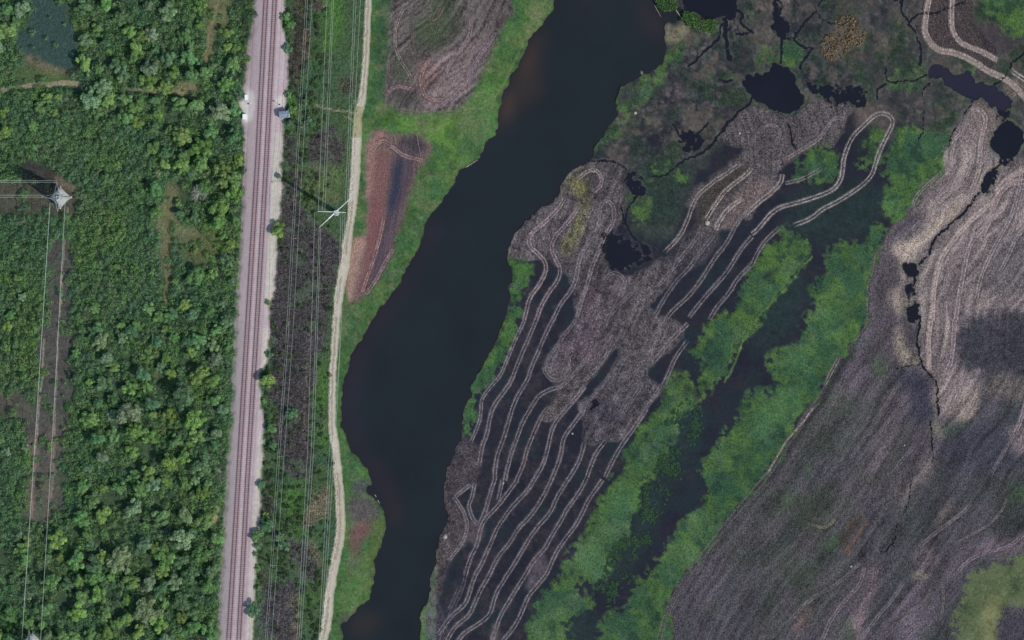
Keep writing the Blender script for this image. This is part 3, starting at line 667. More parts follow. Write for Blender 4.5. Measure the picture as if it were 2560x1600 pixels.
for c_, sd_, th in (((92, 108, 66), 201, .1), ((50, 82, 56), 202, .15), ((98, 104, 76), 203, .6)):
    paint(wsx * np.clip(4 * fbm(GX, GY, 34, sd_, 4) - th, 0, 1), c_, .5, T1, .3)
# top ditch field
FL2 = [(1060,280),(1110,200),(1190,150),(1250,60),(1300,-60)]
Dd, Sd = dist(FL2, 3, 10, 1, full=True)
sd1 = vnoise(Dd / 3.2 + 50, (GY + GX * .6) / 45 + 50, 61) * 2 - 1
TD = 1.1 * sd1 + 0.45 * grain + 0.6 * grain2 + .4 * n15
dm = mask([(990,0),(978,110),(962,235),(950,252),(985,275),(1040,284),(1130,279),(1165,256),(1200,196),(1222,130),(1250,80),(1290,25),(1306,0)], 5, 2)
paint(dm, (92, 84, 82), 1, TD, 0.6, z=0.35, cls=2)
paint(dm * mask([(1040,180),(1100,130),(1200,100),(1250,60),(1190,200),(1130,270),(1040,270)], 9, 6), (126, 110, 108), 0.8, TD, 0.5)
paint(dm * mask([(1050,150),(1080,130),(1090,200),(1060,230),(1040,210)], 9, 5), (126, 96, 90), 0.6, TD, 0.5)
for P_ in ([(1010,50),(1060,40),(1110,70),(1120,120),(1060,130),(1030,110)], [(1080,0),(1180,0),(1150,60),(1100,100),(1060,60)], [(990,130),(1020,130),(1020,200),(985,210)]):
    paint(dm * mask(P_, 10, 6), (66, 78, 56), 0.75, TD, 0.25)
paint(dm * mask([(985,212),(1050,240),(1060,262),(1000,262),(965,240)], 6, 3), (60, 64, 56), 0.6, T1, 0.3)
# pink pond and lower ditch field
fm2 = mask([(918,340),(938,326),(975,330),(1060,345),(1085,372),(1066,400),(1040,440),(1020,490),(1006,545),(985,620),(955,690),(905,742),(885,757),(870,750),(868,700),(882,612),(893,595),(918,588),(922,520),(912,440),(915,400)], 5, 2)
Dp, Sp = dist([(960,350),(950,500),(920,620),(880,750)], 2, 10, 1, full=True)
sp1 = vnoise(Dp * Sp / 3.5 + 500, GY / 60 + 50, 71) * 2 - 1
TP = 0.8 * sp1 + 0.4 * grain + .5 * grain2
paint(fm2, (112, 92, 88), 1, TP, 0.4, z=0.2, cls=2)
paint(fm2 * mask([(1000,335),(1070,345),(1060,400),(1020,380),(990,360)], 6, 4), (56, 56, 60), 0.9, T1, 0.3)
paint(mask([(934,400),(945,376),(972,374),(980,410),(972,500),(962,560),(945,640),(925,700),(905,735),(893,745),(905,650),(918,590),(925,520),(928,450)], 3, 2), (114, 84, 80), 0.95, 0.4 * n40 + .1 * grain, 0.18)
paint(mask([(925,500),(955,500),(945,580),(930,640),(915,640),(922,560)], 3, 3), (118, 78, 80), 0.7)
paint(mask([(975,380),(1010,350),(1050,380),(1035,430),(1010,500),(985,600),(950,680),(925,710),(930,660),(965,560),(972,460)], 4, 2), (84, 72, 78), .85, TP, .35)
paint(mask([(985,400),(1012,380),(1030,400),(1022,450),(1000,500),(985,560),(960,640),(930,710),(920,710),(950,620),(970,520),(978,460)], 3, 3), (76, 66, 74), 0.85, TP, 0.2)
paint(mask([(990,400),(1012,395),(1006,440),(992,500),(982,535),(970,535),(974,480)], 3, 2), (48, 54, 70), 0.9, .2 * grain, 0.2)
paint(mask([(870,750),(868,700),(880,612),(893,595),(912,590),(915,600),(900,660),(885,720),(880,755)], 3, 1), (150, 122, 108), 0.85, T1, 0.2)
paint(mask([(918,400),(930,345),(960,330),(960,345),(936,375),(930,440),(928,500),(916,480)], 4, 2), (150, 116, 106), 0.8, T1, 0.3)
# lower peninsula
paint(mask([(872,1215),(905,1195),(925,1205),(920,1225),(880,1240)], 6, 2), (70, 66, 74), 0.8, T1, 0.4)
paint(mask([(872,1240),(915,1242),(945,1262),(950,1290),(930,1320),(900,1310),(880,1300),(872,1280)], 6, 4), (84, 78, 78), 0.95, T1, 0.25, z=.3, cls=2)
paint(mask([(877,1310),(925,1300),(930,1325),(905,1345),(895,1390),(880,1395),(875,1350)], 5, 3), (108, 80, 78), 0.9, T1, 0.25)
paint(mask([(870,1395),(900,1390),(895,1440),(875,1440)], 6, 5), (88, 84, 74), 0.6, T1, 0.2)
paint(mask([(930,1290),(965,1290),(965,1330),(945,1380),(930,1440),(925,1490),(915,1450),(925,1380),(930,1330)], 5, 3), (88, 100, 58), 0.7, T1, 0.3)
paint(mask([(838,1600),(850,1545),(880,1540),(905,1515),(880,1560),(860,1600)], 5, 3), (96, 84, 84), 0.85, T1, 0.4, cls=2)
# shoreline rim of mud and reeds
lkm = mask(lake, 5, 0, sm=1)
# middle strip between railway and road
ms_ = (GX > interp(rightedge, GY)) & (GX < interp(road, GY) - 4) & (~eastside)
msm = blur(ms_.astype(float), 2)
TM = 0.5 * grain + 0.75 * grain2 + 0.3 * n15
paint(msm, (66, 84, 58), 0.9, TM, 0.38)
paint(msm * np.clip(n40 * 2, 0, 1), (56, 84, 66), 0.55, TM, 0.35)
brown = [([(703,430),(770,440),(760,470),(740,470),(745,520),(790,560),(845,600),(850,640),(838,700),(830,760),(818,800),(815,850),(800,890),(785,930),(782,1000),(772,1080),(790,1150),(765,1200),(720,1190),(700,1130),(685,1060),(690,1000),(676,940),(680,900),(675,850),(688,720),(690,640),(703,600)], (86,78,82), .95),
 ([(765,400),(768,345),(800,325),(835,320),(853,350),(860,400),(830,430),(780,440)], (88,78,82), .9),
 ([(738,60),(752,0),(770,40),(765,120),(742,240),(720,220),(722,140),(735,110)], (76,66,62), .85),
 ([(770,0),(815,0),(822,25),(800,45),(775,25)], (104,90,88), .8),
 ([(708,340),(735,330),(742,400),(738,440),(705,430)], (74,70,70), .8),
 ([(845,190),(885,170),(890,240),(860,250)], (88,80,72), .7),
 ([(790,480),(850,470),(855,500),(810,520)], (112,104,84), .6),
 ([(720,1350),(740,1345),(770,1350),(800,1400),(795,1440),(770,1450),(745,1450),(720,1420)], (84,76,82), .85),
 ([(700,1440),(745,1450),(740,1520),(735,1600),(640,1600),(640,1540),(665,1470)], (90,82,88), .9),
 ([(655,1180),(665,1150),(690,1170),(670,1300),(652,1300)], (74,66,64), .7),
 ([(640,1420),(670,1400),(680,1460),(655,1500)], (78,72,70), .7)]
for P_, c_, o_ in brown: bm_ = frayed(P_, 9, 4, 1.2, 1.8); paint(bm_, c_, o_ * .9, TM, 0.45, z=0.42); paint(bm_ * np.clip(3 * fbm(GX, GY, 34, 612, 3) - .25, 0, 1), (66, 82, 62), .6, TM, .4)
paint(msm * mask([(745,430),(790,410),(860,410),(860,470),(800,520),(750,490)], 9, 4), (84, 98, 62), 0.7, TM, 0.35)
for P_, c_ in (([(775,1250),(810,1215),(822,1230),(818,1280),(790,1300),(770,1320),(755,1310)], (136,126,104)), ([(725,1490),(755,1490),(755,1600),(740,1600),(735,1540)], (126,116,100)),
               ([(780,1340),(800,1400),(792,1410),(775,1370)], (126,120,96)), ([(757,90),(768,80),(766,130),(756,160)], (142,124,110)), ([(736,0),(748,10),(746,40),(736,30)], (126,112,98)), ([(840,1060),(800,1075),(800,1065),(835,1055)], (120,108,84))):
    paint(mask(P_, 6, 2), c_, 0.8, T1, 0.35)
for P_ in ([(735,1320),(760,1320),(755,1350),(730,1345)], [(765,1480),(800,1480),(790,1510),(765,1510)], [(800,1060),(828,1060),(826,1130),(790,1120)], [(860,300),(880,290),(870,330)], [(790,920),(820,910),(815,1040),(785,1040)], [(715,240),(740,240),(740,320),(710,310)], [(715,1200),(760,1200),(740,1300),(705,1300)], [(762,0),(860,20),(850,120),(800,130)]):
    paint(mask(P_, 6, 4), (72, 108, 48), 0.7, TM, 0.3)
# pale foot tracks under the wires
for P_, w_ in (([(778,790),(772,870),(766,950),(762,1040),(760,1090),(765,1120)], 2.6), ([(726,800),(718,900),(710,1000),(700,1100)], 1.3), ([(742,160),(748,300),(744,420),(733,560)], 1.3), ([(700,1500),(690,1600)], 3.0)):
    paint(band(P_, w_, 1.5), (124, 112, 106), 0.55, grain, 0.3)
# access spur
paint(band([(789,262),(825,275),(864,278),(896,286)], 3.0, 1.5), (146, 142, 110), 0.7, grain, 0.2)
paint(band([(860,290),(880,298),(893,312)], 3.0, 1.5), (146, 142, 110), 0.6, grain, 0.2)
# faint paths on the lake bank
for P_ in ([(1360,12),(1320,75),(1300,120),(1262,210),(1235,250),(1200,275)], [(1000,272),(1080,283),(1150,275),(1200,272)], [(1136,470),(1090,560),(1050,620),(1000,700),(940,790),(900,850),(862,910)], [(1040,325),(1090,328),(1105,315)], [(1235,250),(1225,290),(1215,330)]):
    paint(band(P_, 1.3, 1.0), (112, 124, 84), 0.5, grain, 0.2)

# forest floor
fedge = interp(leftedge, clipY)
fo = (GX < fedge + 1) & (~eastside)
paint(blur(fo.astype(float), 1), (62, 80, 58), 1, T1, 0.35, z=0.8, cls=1)
forest_clear = []
def clear(P_, rgb, op=0.95, w=6, s=2, zone=True, tex=None, amp=.25):
    m = mask(P_, w, s); paint(m, rgb, op, T1 if tex is None else tex, amp)
    if zone: forest_clear.append(m)
npond = [(85,0),(145,0),(159,32),(180,61),(196,87),(197,127),(184,160),(184,180),(148,174),(106,153),(58,134),(36,108),(42,85),(71,69),(77,40)]
clear(npond, (54, 74, 68), 1, 3, 1, True, 0.3 * n40 + 0.5 * grain + .3 * grain2, 0.3)
clear([(58,134),(106,153),(148,174),(184,182),(180,190),(120,190),(70,165)], (110, 100, 82), 0.85)
clear([(20,200),(40,170),(70,168),(180,190),(180,205),(90,212)], (78, 94, 58), 0.8)
clear([(188,60),(205,50),(206,130),(196,132)], (84, 98, 52), 0.8)
clear([(520,0),(592,0),(585,50),(556,70),(545,110),(530,150),(510,150),(508,110),(515,60)], (98, 102, 70), 0.9)
clear([(450,205),(470,195),(502,202),(497,235),(440,238),(435,225)], (118, 112, 84), 0.9)
clear([(414,440),(430,440),(436,460),(455,462),(440,500),(430,520),(450,550),(490,565),(508,595),(508,625),(480,620),(445,590),(425,600),(424,700),(412,700),(408,610),(385,560),(412,530),(380,505),(416,505)], (110, 110, 80), 0.85, 12, 4)
clear([(470,590),(540,575),(560,620),(520,660),(440,650)], (94, 98, 66), 0.7, 12, 5)
clear([(500,590),(560,575),(565,620),(520,650),(500,640)], (92, 96, 62), 0.7, zone=False)
cmk = frayed([(112,590),(172,590),(182,640),(182,760),(176,900),(172,1000),(162,1180),(156,1300),(72,1310),(70,1220),(85,1120),(50,1060),(90,1000),(102,880),(108,760),(116,660)], 9, 5, 1.2, 2.0); paint(cmk, (78, 76, 72), .92, T1, .3); paint(cmk * np.clip(2.5 * fbm(GX, GY, 40, 611, 3), 0, 1), (66, 84, 62), .6, T1, .3); forest_clear.append(cmk * .9)
clear([(60,425),(150,430),(190,470),(196,520),(150,540),(100,530),(0,540),(0,470),(60,465)], (74, 72, 62), 0.9, 7, 3)
clear([(40,395),(90,400),(150,445),(140,470),(100,480),(60,440)], (58, 56, 54), 0.9, 5, 2)  # brown clearing ground, the pylon's lattice shadow painted in as a darker tone
clear([(130,442),(165,445),(185,480),(178,490),(160,462),(135,450)], (118, 104, 88), 0.8, zone=False)
clear([(0,980),(40,970),(80,1010),(75,1060),(40,1030),(0,1030)], (88, 78, 74), 0.7, 8, 3)
clear([(400,840),(410,860),(400,880),(380,880)], (120, 108, 82), 0.7, zone=False)
clear([(370,930),(395,925),(395,945),(375,950)], (124, 110, 82), 0.7, zone=False)
clear([(540,1250),(548,1270),(540,1310),(530,1340),(528,1310),(538,1270)], (152, 142, 104), 0.85, 3, 1)
clear([(545,1170),(555,1175),(550,1200),(545,1215),(542,1190)], (150, 150, 122), 0.8, 3, 1)
for P_, w_, c_ in (([(0,227),(20,224),(53,217),(106,212),(160,208),(201,210)], 5.5, (142,134,110)), ([(317,222),(345,226),(370,227),(410,227),(460,232)], 5, (126,122,94)), ([(560,262),(585,256),(606,256)], 4, (128,124,100)),
                   ([(542,0),(540,30),(526,69),(517,106),(516,150)], 4, (120,110,84)), ([(423,440),(423,532),(420,585),(418,691),(413,757)], 5, (104,100,70)), ([(408,260),(413,317)], 3.5, (74,100,58))):
    b = band(P_, w_, 2); paint(b, c_, 0.9, T1, 0.15); forest_clear.append(np.clip(band(P_, w_ + 3, 2), 0, 1))
paint(band([(0,227),(20,224),(53,217),(106,212),(160,208),(201,210)], 1.3, 1), (112,116,82), 0.7)
for P_, w_ in (([(170,520),(162,600),(155,680),(148,800),(143,900),(138,1000),(134,1100),(128,1250)], 1.6), ([(158,680),(153,760)], 2.6), ([(137,1060),(132,1180),(128,1240)], 2.6), ([(112,850),(92,1080),(80,1290)], 2.2)):
    paint(band(P_, w_, 1.5), (148, 132, 118), 0.75, grain, 0.25)
paint(mask([(70,1100),(95,1080),(90,1300),(72,1310)], 5, 3), (112, 96, 86), 0.7, T1, .3)
paint(mask([(122,1060),(140,1060),(135,1200),(130,1310),(110,1310)], 5, 3), (104, 90, 82), 0.7, T1, .3)
CLEAR = np.clip(sum(forest_clear), 0, 1)

# railway ballast bed -----------------------------------------------------
le = interp(leftedge, clipY) + 3 * wx2 + 2 * wx1; re_ = interp(rightedge, clipY) + 3 * wx2 + 3 * wx1
inb = (GX > le) & (GX < re_)
bm = blur(inb.astype(float), 1)
rc = railcx(GY); dr = GX - rc
paint(bm, (172, 156, 157), 1, 0.6 * grain + 0.9 * n40 + .8 * n15, 0.12, cls=5)
crown = np.clip((36 - np.abs(dr - 3)) / 14, 0, 1)
Z = Z * (1 - bm) + (0.95 + .8 * np.clip((44 - np.abs(dr - 3)) / 26, 0, 1) ** .7) * bm
paint(bm * np.clip(1 - np.abs(np.abs(dr - 0.5) - 11.5) / 8.5, 0, 1) ** .5, (158, 138, 140), 0.6, 0.35 * grain, 0.12)
paint(bm * (dr < -20) * 1.0, (168, 152, 152), 0.5, 0.4 * grain + .3 * n15, 0.1)
paint(bm * (dr < -18) * (GY > 800) * 1.0 * np.clip((-dr - 18) / 8, 0, 1), (146, 144, 138), 0.45, 0.4 * grain, 0.12)
creamY = ((GY > 330) & (GY < 560)) | ((GY > 585) & (GY < 750)) | (GY > 1080) | ((GY > 820) & (GY < 920))
paint(bm * np.clip((GX - (rc + np.where(GY > 1080, 29, 24))) / 4, 0, 1) * creamY, (176, 170, 158), 0.9, 0.9 * grain2 + .5 * grain + .5 * n15, 0.16)
paint(bm * np.clip(1 - np.abs(GX - (rc + 24)) / 3, 0, 1) * (GY > 420) * 1.0, (116, 116, 120), 0.6, grain, 0.2)
paint(mask([(640,60),(632,110),(622,200),(615,200),(618,120),(630,70)], 3, 2), (134, 112, 110), 0.6, grain, .2)
paint(mask([(613,232),(634,222),(636,265),(633,291),(626,309),(610,306),(608,285),(598,262),(600,248),(610,252)], 2, 1), (196, 190, 184), 0.95, grain, 0.05, cls=5)
paint(mask([(688,250),(700,238),(712,236),(714,246),(712,266),(690,268)], 2, 1), (194, 190, 180), 0.95, grain, 0.06, cls=5)
# dirt road -----------------------------------------------------
Dr, Sr = dist(road, 1.2, 40, 2)
rw = interp(roadw, clipY)
rm = np.clip((rw - Dr) / 2.0 + 0.5, 0, 1) * (Dr < 60)
paint(rm, (178, 170, 153), 1, 0.4 * grain + 0.8 * n15 + .5 * grain2, 0.13, cls=6)
Z = Z * (1 - rm) + (0.62 + 0.05 * np.abs(Dr - 6) / 6 * (Dr < 14)) * rm
strip_y = ((GY < 250) | ((GY > 500) & (GY < 640)) | ((GY > 690) & (GY < 760)) | ((GY > 790) & (GY < 1090)) | ((GY > 1180) & (GY < 1400)) | ((GY > 1490) & (GY < 1600)) | (GY < 0) | (GY > 1600))
paint(np.clip((2.6 - Dr) / 1.6, 0, 1) * 1.0 * strip_y, (124, 112, 88), 0.75, grain2 + grain, 0.25)
paint(rm * np.clip(1 - (rw - Dr) / 3.5, 0, 1), (128, 122, 96), .5, T1, .3)
paint(np.clip(1.5 - np.abs(Dr - 4.5) / 1.5, 0, 1) * (GY > 1180) * (GY < 1470) * rm, (158, 144, 122), 0.5, grain, 0.2)
paint(rm * (GY > 265) * (GY < 345), (140, 136, 98), 0.75, T1, 0.2)
paint(rm * (GY > 0) * (GY < 262) * np.clip(Sr * 1.0, 0, 1) * np.clip(1 - Dr / 8, 0, 1), (160, 152, 126), 0.3)

# ------------------------------------------------------------------ wheel ruts : raised ridges squeezed up on both sides
def from_tile(ox, oy, k, pts): return [(ox + x / k, oy + y / k) for x, y in pts]
K = 3.559
ruts = []      # (pts, half gap px, ridge half width px, colour, height)
def R(t, pts, gap=4.6, w=1.5, c=(122, 112, 114), hgt=0.13, op=1.0, br=0.04):
    ruts.append((from_tile(*t, K, pts), gap, w, c, hgt, br))
B = (1000, 1200); Md = (1040, 800); U = (1200, 400); N1 = (1880, 0); N2 = (1880, 400); N3 = (1880, 800); N4 = (1880, 1200)
R(B, [(1190,0),(1140,90),(1000,230),(870,410),(790,600),(720,760),(650,880),(610,1040),(560,1130),(450,1210),(340,1370)])
R(B, [(1345,0),(1270,160),(1170,310),(1050,430),(970,570),(870,680),(790,850),(720,970),(650,1130),(610,1210),(480,1310),(420,1424)])
R(B, [(1490,0),(1390,160),(1340,290),(1200,440),(1120,570),(1010,760),(930,880),(840,1030),(810,1190),(700,1280),(580,1350),(520,1424)])
R(B, [(1650,0),(1590,120),(1480,260),(1440,350),(1350,490),(1290,610),(1200,700),(1110,850),(1010,1010),(900,1190),(860,1300),(820,1424)])
R(B, [(1800,0),(1670,180),(1620,300),(1550,420),(1440,560),(1370,680),(1310,830),(1240,920),(1140,1030),(1090,1160),(1030,1290),(920,1424)])
R(B, [(1040,0),(940,140),(870,230),(760,340),(710,430),(690,570),(620,700),(580,850)])
R(B, [(530,940),(480,1060),(420,1180)], 3.5, 1.0, (96, 90, 98))
R(B, [(600,760),(560,960),(470,1150),(400,1300),(340,1400)], 4, 0.9, (88, 84, 94))
R(B, [(840,0),(800,130),(750,300),(710,380)])
R(B, [(630,40),(560,90),(490,150)], 3); R(B, [(480,150),(560,270),(600,370),(590,470),(540,580),(430,720)], 3.6)
R(B, [(660,30),(640,160),(605,220),(640,340),(690,400)], 4); R(B, [(910,0),(890,100),(870,190)], 4)
R(Md, [(965,0),(870,200),(790,400),(750,500),(640,620),(580,700),(575,850),(540,970),(480,1100)], 3.6)
R(Md, [(1070,0),(1000,160),(940,300),(890,420),(850,540),(780,640),(690,760),(660,850),(630,1020),(580,1150),(560,1300)])
R(Md, [(1215,0),(1140,150),(1080,300),(1020,430),(1000,520),(900,680),(850,800),(810,950),(770,1080),(720,1200),(700,1330),(700,1424)])
R(Md, [(1290,590),(1180,620),(1090,670),(1030,770),(950,900),(900,1040),(850,1180),(810,1320),(790,1424)])
R(Md, [(1180,760),(1100,880),(1040,1020),(980,1170),(950,1300),(890,1424)], c=(120,108,108))
R(Md, [(1500,590),(1400,720),(1250,890),(1200,1000),(1170,1150),(1130,1290),(1050,1424)])
R(Md, [(1500,780),(1420,900),(1340,1000),(1300,1080),(1290,1200),(1240,1340),(1200,1424)])
R(Md, [(1500,1080),(1460,1240),(1410,1330),(1350,1424)]); R(Md, [(1690,1070),(1600,1180),(1560,1280),(1510,1424)])
R(Md, [(2420,180),(2310,320),(2250,470),(2200,580)]); R(Md, [(2050,790),(1960,930),(1850,1080),(1770,1210),(1680,1400)], 4.6)
R(Md, [(2420,30),(2260,180),(2110,380)], 4.5); R(Md, [(1340,290),(1375,400),(1330,510),(1230,550),(1150,480),(1135,420)], 4, 1.2)
R(Md, [(1560,300),(1450,430),(1330,560),(1250,620)], 4, 1.3); R(Md, [(1760,190),(1650,380),(1500,540)], 4, 1.1, (116,106,108))
R(Md, [(2180,580),(2050,780)], 3, 1.0); R(Md, [(1420,0),(1300,160),(1200,300),(1150,400)], 4, 1.0, (124,114,120))
R(Md, [(2040,230),(1960,400),(1880,520)], 4, .9, (110,102,108)); R(Md, [(2030,550),(1900,740),(1800,900)], 4, .9, (112,104,106)); R(Md, [(1780,420),(1640,600),(1560,690)], 4, 1.0, (116,108,112))
R(U, [(850,190),(960,90),(1040,90),(1085,160),(1075,230),(1000,290)], 4, 1.3, (150,134,130))
R(U, [(760,330),(690,440),(560,570),(440,660),(430,760),(500,820),(580,900),(590,1000),(520,1120),(440,1220),(410,1350),(390,1424)], 4.4, 1.5, (146,130,128))
R(U, [(880,420),(760,580),(660,680),(630,800),(680,900),(720,980),(690,1080),(610,1180),(540,1300),(500,1424)], 4.4, 1.4, (142,124,128))
R(U, [(960,740),(880,880),(860,1050),(810,1170),(720,1270),(650,1424)], 4.4, 1.3, (138,124,128))
R(U, [(1020,650),(1065,560),(1060,430),(1100,360),(1160,370),(1200,450),(1180,570),(1110,670),(1060,800),(990,960),(960,1090),(900,1260),(860,1400)], 4.2, 1.2, (136,122,126))
R(U, [(1100,1090),(1150,1010),(1220,1000),(1280,1060),(1300,1130),(1240,1220)], 3.8, 1.1, (122,112,114)); R(U, [(1470,1040),(1380,1160),(1260,1260),(1140,1400)], 4, 1.0, (112,104,110))
R(U, [(1750,920),(1640,1060),(1450,1260)], 4, 1.0, (116,108,112))
R(U, [(2320,30),(2180,130),(2050,210),(1930,320),(1880,430),(1850,530),(1780,680),(1640,820)], 4.4, 1.4, (142,130,122))
R(U, [(2420,70),(2350,150),(2200,250),(2110,370),(2040,480),(2000,540)], 4.6, 1.7, (158,144,132)); R(U, [(1960,640),(1850,800),(1750,910)], 4.4, 1.2)
R(U, [(2340,340),(2200,430),(2120,560),(2100,620)], 4.6, 1.8, (162,146,138)); R(U, [(2070,680),(1950,830),(1870,950),(1740,1080),(1620,1260),(1550,1400)], 4.4, 1.2, (112,104,108))
R(U, [(2420,400),(2280,560),(2210,720),(2080,880),(1980,1050),(1870,1200),(1700,1350),(1650,1424)], 4.6, 1.3, (122,112,112))
R(U, [(2420,680),(2300,820),(2200,1000),(2080,1130),(1940,1290),(1860,1400)], 4.6, 1.4); R(U, [(2420,930),(2290,1050),(2220,1180),(2100,1310),(2040,1424)], 4.6, 1.4)
# northern loops (absolute)
def A(pts, gap=4.6, w=1.5, c=(124, 114, 113), hgt=0.13, br=0.04): ruts.append((pts, gap, w, c, hgt, br))
A([(1880,585),(1897,570),(1920,540),(1948,518),(1992,507),(2037,493),(2082,476),(2102,450),(2108,414),(2108,398),(2127,346),(2155,317),(2183,290),(2203,281),(2223,287),(2234,306),(2220,334),(2203,368),(2190,402),(2181,436),(2161,459),(2121,487),(2088,507),(2054,523),(2029,546),(2003,556),(1984,563)], 4.8, 1.6, (150, 138, 134))
A([(1950,568),(1916,597),(1894,630),(1880,661)], 4.4, 1.4)
A([(1956,436),(1953,456),(1922,487),(1888,512),(1860,540)], 5, 1.5, (150,138,130)); A([(2055,420),(2032,434),(2004,448),(1964,458)], 4.2, 1.3)
A([(1880,360),(1900,320),(1925,312),(1945,318),(1950,335),(1940,360)], 3.6, 1.1, (118,108,108)); A([(2108,300),(2095,292),(2078,302),(2050,345),(2020,365),(1992,380),(1960,400),(1930,410)], 4, 1.3, (126,114,112))
A([(2321,0),(2314,42),(2310,76),(2324,107),(2347,127),(2375,129),(2408,140),(2439,157),(2473,180),(2509,194),(2538,216),(2560,242)], 6.2, 2.6, (164,148,138), .18, .03)
A([(2380,0),(2377,64),(2388,93),(2408,112),(2456,129),(2493,151)], 5.2, 2.4, (166,150,142), .18, .03); A([(2526,174),(2540,185),(2560,198)], 5, 2, (160,146,138))
A([(2425,275),(2448,272),(2463,290),(2463,310),(2452,337),(2448,400),(2440,448),(2428,475)], 5, 2.2, (160,144,140), .15, .05)
A([(2405,332),(2386,346),(2377,394)], 4, 1.5, (146,132,126)); 
R(N2, [(2420,80),(2260,170),(2170,280),(2110,390),(1980,500),(1860,620),(1760,750),(1680,870),(1640,1000),(1610,1180),(1600,1424)], 4.5, 3.4, (170,152,144), .12, .01)
R(N2, [(2420,190),(2290,200),(2190,300),(2140,430),(2090,580),(2020,700)], 6.5, 2.4, (158,140,136), .12, .03)
R(N2, [(2400,60),(2370,300),(2280,550),(2180,720),(2080,920),(2030,1050),(1990,1250)], 4, 1.6, (148,134,130), .15, .08)
R(N2, [(2100,560),(1930,740),(1880,1000),(1840,1200),(1810,1424)], 5, 1.9, (152,136,134), .15, .05)
R(N3, [(1590,0),(1565,150),(1575,450)], 4.2, 3.0, (168,150,142), .12, .01); R(N3, [(1800,0),(1780,350),(1720,470)], 5, 1.8, (148,132,130), .15, .05)
R(N2, [(2040,20),(1990,170),(1950,260)], 4, 1.8, (156,142,136)); R(N2, [(1960,0),(1930,100),(1890,180)], 3, 1.3, (144,130,126)); R(N2, [(1850,0),(1800,120),(1700,260),(1620,370)], 3.5, 1.3, (138,124,122))
R(N2, [(1700,100),(1520,250),(1440,350),(1430,440)], 3.6, 1.3, (132,120,116)); R(N2, [(1870,140),(1780,270),(1670,370)], 3.5, 1.4, (140,126,124))
R(N2, [(1500,540),(1400,640)], 4, 1.3, (140,128,126)); R(N2, [(2420,250),(2330,600),(2250,700)], 3.5, 1.4, (140,126,124)); R(N2, [(2420,600),(2340,700),(2280,850),(2200,1000)], 4, 1.5, (148,134,130))
R(N3, [(770,340),(700,470),(640,590)], 3.0, 1.2, (140,126,118)); R(N3, [(560,760),(450,910),(380,990)], 1.4, 1.3, (158,144,132)); R(N3, [(370,1000),(300,1080),(230,1200),(130,1380)], 1.2, 1.4, (152,138,128))
R(N3, [(2420,780),(2390,900),(2340,1000)], 4, 1.9, (146,132,128)); R(N3, [(2340,1010),(2250,1150),(2120,1390)], 2.5, 1.0, (124,114,118))
R(N3, [(1380,680),(1240,860),(1100,1040)], 3.2, 1.0, (124,112,116)); R(N3, [(1290,580),(1200,740),(1130,830)], 3, .9, (122,112,108)); R(N3, [(1880,480),(1800,740),(1740,830)], 4, 1.3, (144,128,122)); R(N3, [(2020,560),(1980,700),(1880,860)], 4, 1.1, (140,128,118))
R(N3, [(1450,1120),(1330,1240),(1240,1380)], 3, .9, (120,110,116)); R(N3, [(1200,460),(1100,620)], 3, .8, (110,100,104))
R(N4, [(520,390),(600,425),(690,410),(770,300)], 2, 1.0, (116,114,92)); R(N4, [(2280,150),(2200,310),(2060,430),(1920,500),(1800,570)], 1.6, .9, (118,112,106))
R(N4, [(1960,200),(1850,310),(1700,420),(1550,530),(1470,620),(1430,720)], 3.6, 1.1, (124,112,112)); R(N4, [(2420,480),(2280,600),(2080,640),(1900,720),(1780,880)], 3, 1.3, (132,116,118))
R(N4, [(1000,780),(960,930),(820,1080),(700,1240),(620,1424)], 4, 1.3, (128,112,114)); R(N4, [(1350,900),(1250,1060),(1100,1230),(970,1424)], 3.6, 1.2, (124,114,118))
R(N4, [(960,740),(760,930),(560,1030),(430,1140),(300,1300)], 3.4, 1.1, (116,108,110)); R(N4, [(1590,940),(1560,1060),(1400,1170),(1250,1240)], 2.6, 1.0, (118,110,106)); R(N4, [(1680,900),(1710,1060),(1670,1260)], 2, .8, (112,106,102))
R(N4, [(1020,360),(920,520),(820,650)], 2.2, 1.3, (112,90,80)); R(N4, [(980,300),(860,380),(830,480)], 2, .9, (104,88,74)); R(N4, [(1560,1270),(1450,1280),(1330,1400)], 3, 1.2, (120,104,108))
A(edge[17:], 0.1, 1.0, (118,108,104), .12, .12); A([(x + 9, y + 5) for x, y in edge[19:]], .1, .9, (116,106,104), .12, .15); A(edge[8:17], .1, 1.0, (132,120,112), .14, .1)
# field ruts west of the lake
def A2(pts, gap=2.6, w=1.2, c=(144,128,122), hgt=.12, br=.1): A(pts, gap, w, c, hgt, br)
A2([(960,540),(948,600),(930,660),(905,730)], 3.4, 1.3, (156,122,116)); A2([(985,620),(960,660),(940,700),(915,735)], 3.4, 1.3, (146,122,122)); A2([(975,365),(990,375),(1010,390),(1062,402)], 3, 1.6, (148,120,112)); A2([(930,385),(940,360),(960,350),(975,362)], 3, 1.4, (156,126,116))
A2([(1008,20),(990,60),(985,110),(1000,150),(1020,180),(1030,200)], 2.6, 1.4, (128,116,108)); A2([(965,240),(985,212),(1040,225)], 2.4, 1.5, (140,112,110)); A2([(966,235),(968,180),(976,120)], 2, .9, (104,92,90)); A2([(1030,30),(1030,100),(1040,140)], 2, .9, (104,90,86))
A2([(1170,40),(1180,60),(1170,100),(1130,150),(1110,190)], 3, 1.3, (138,120,118)); A2([(1215,110),(1180,170),(1150,230),(1100,265)], 3, 1.3, (134,116,120)); A2([(1070,150),(1050,190),(1055,230),(1075,250),(1110,250)], 3, 1.4, (152,118,108)); A2([(1240,80),(1200,140),(1170,200)], 2.6, 1.2, (128,114,120))
A2([(1070,45),(1090,50),(1110,10)], 3, 1.0, (118,98,80))


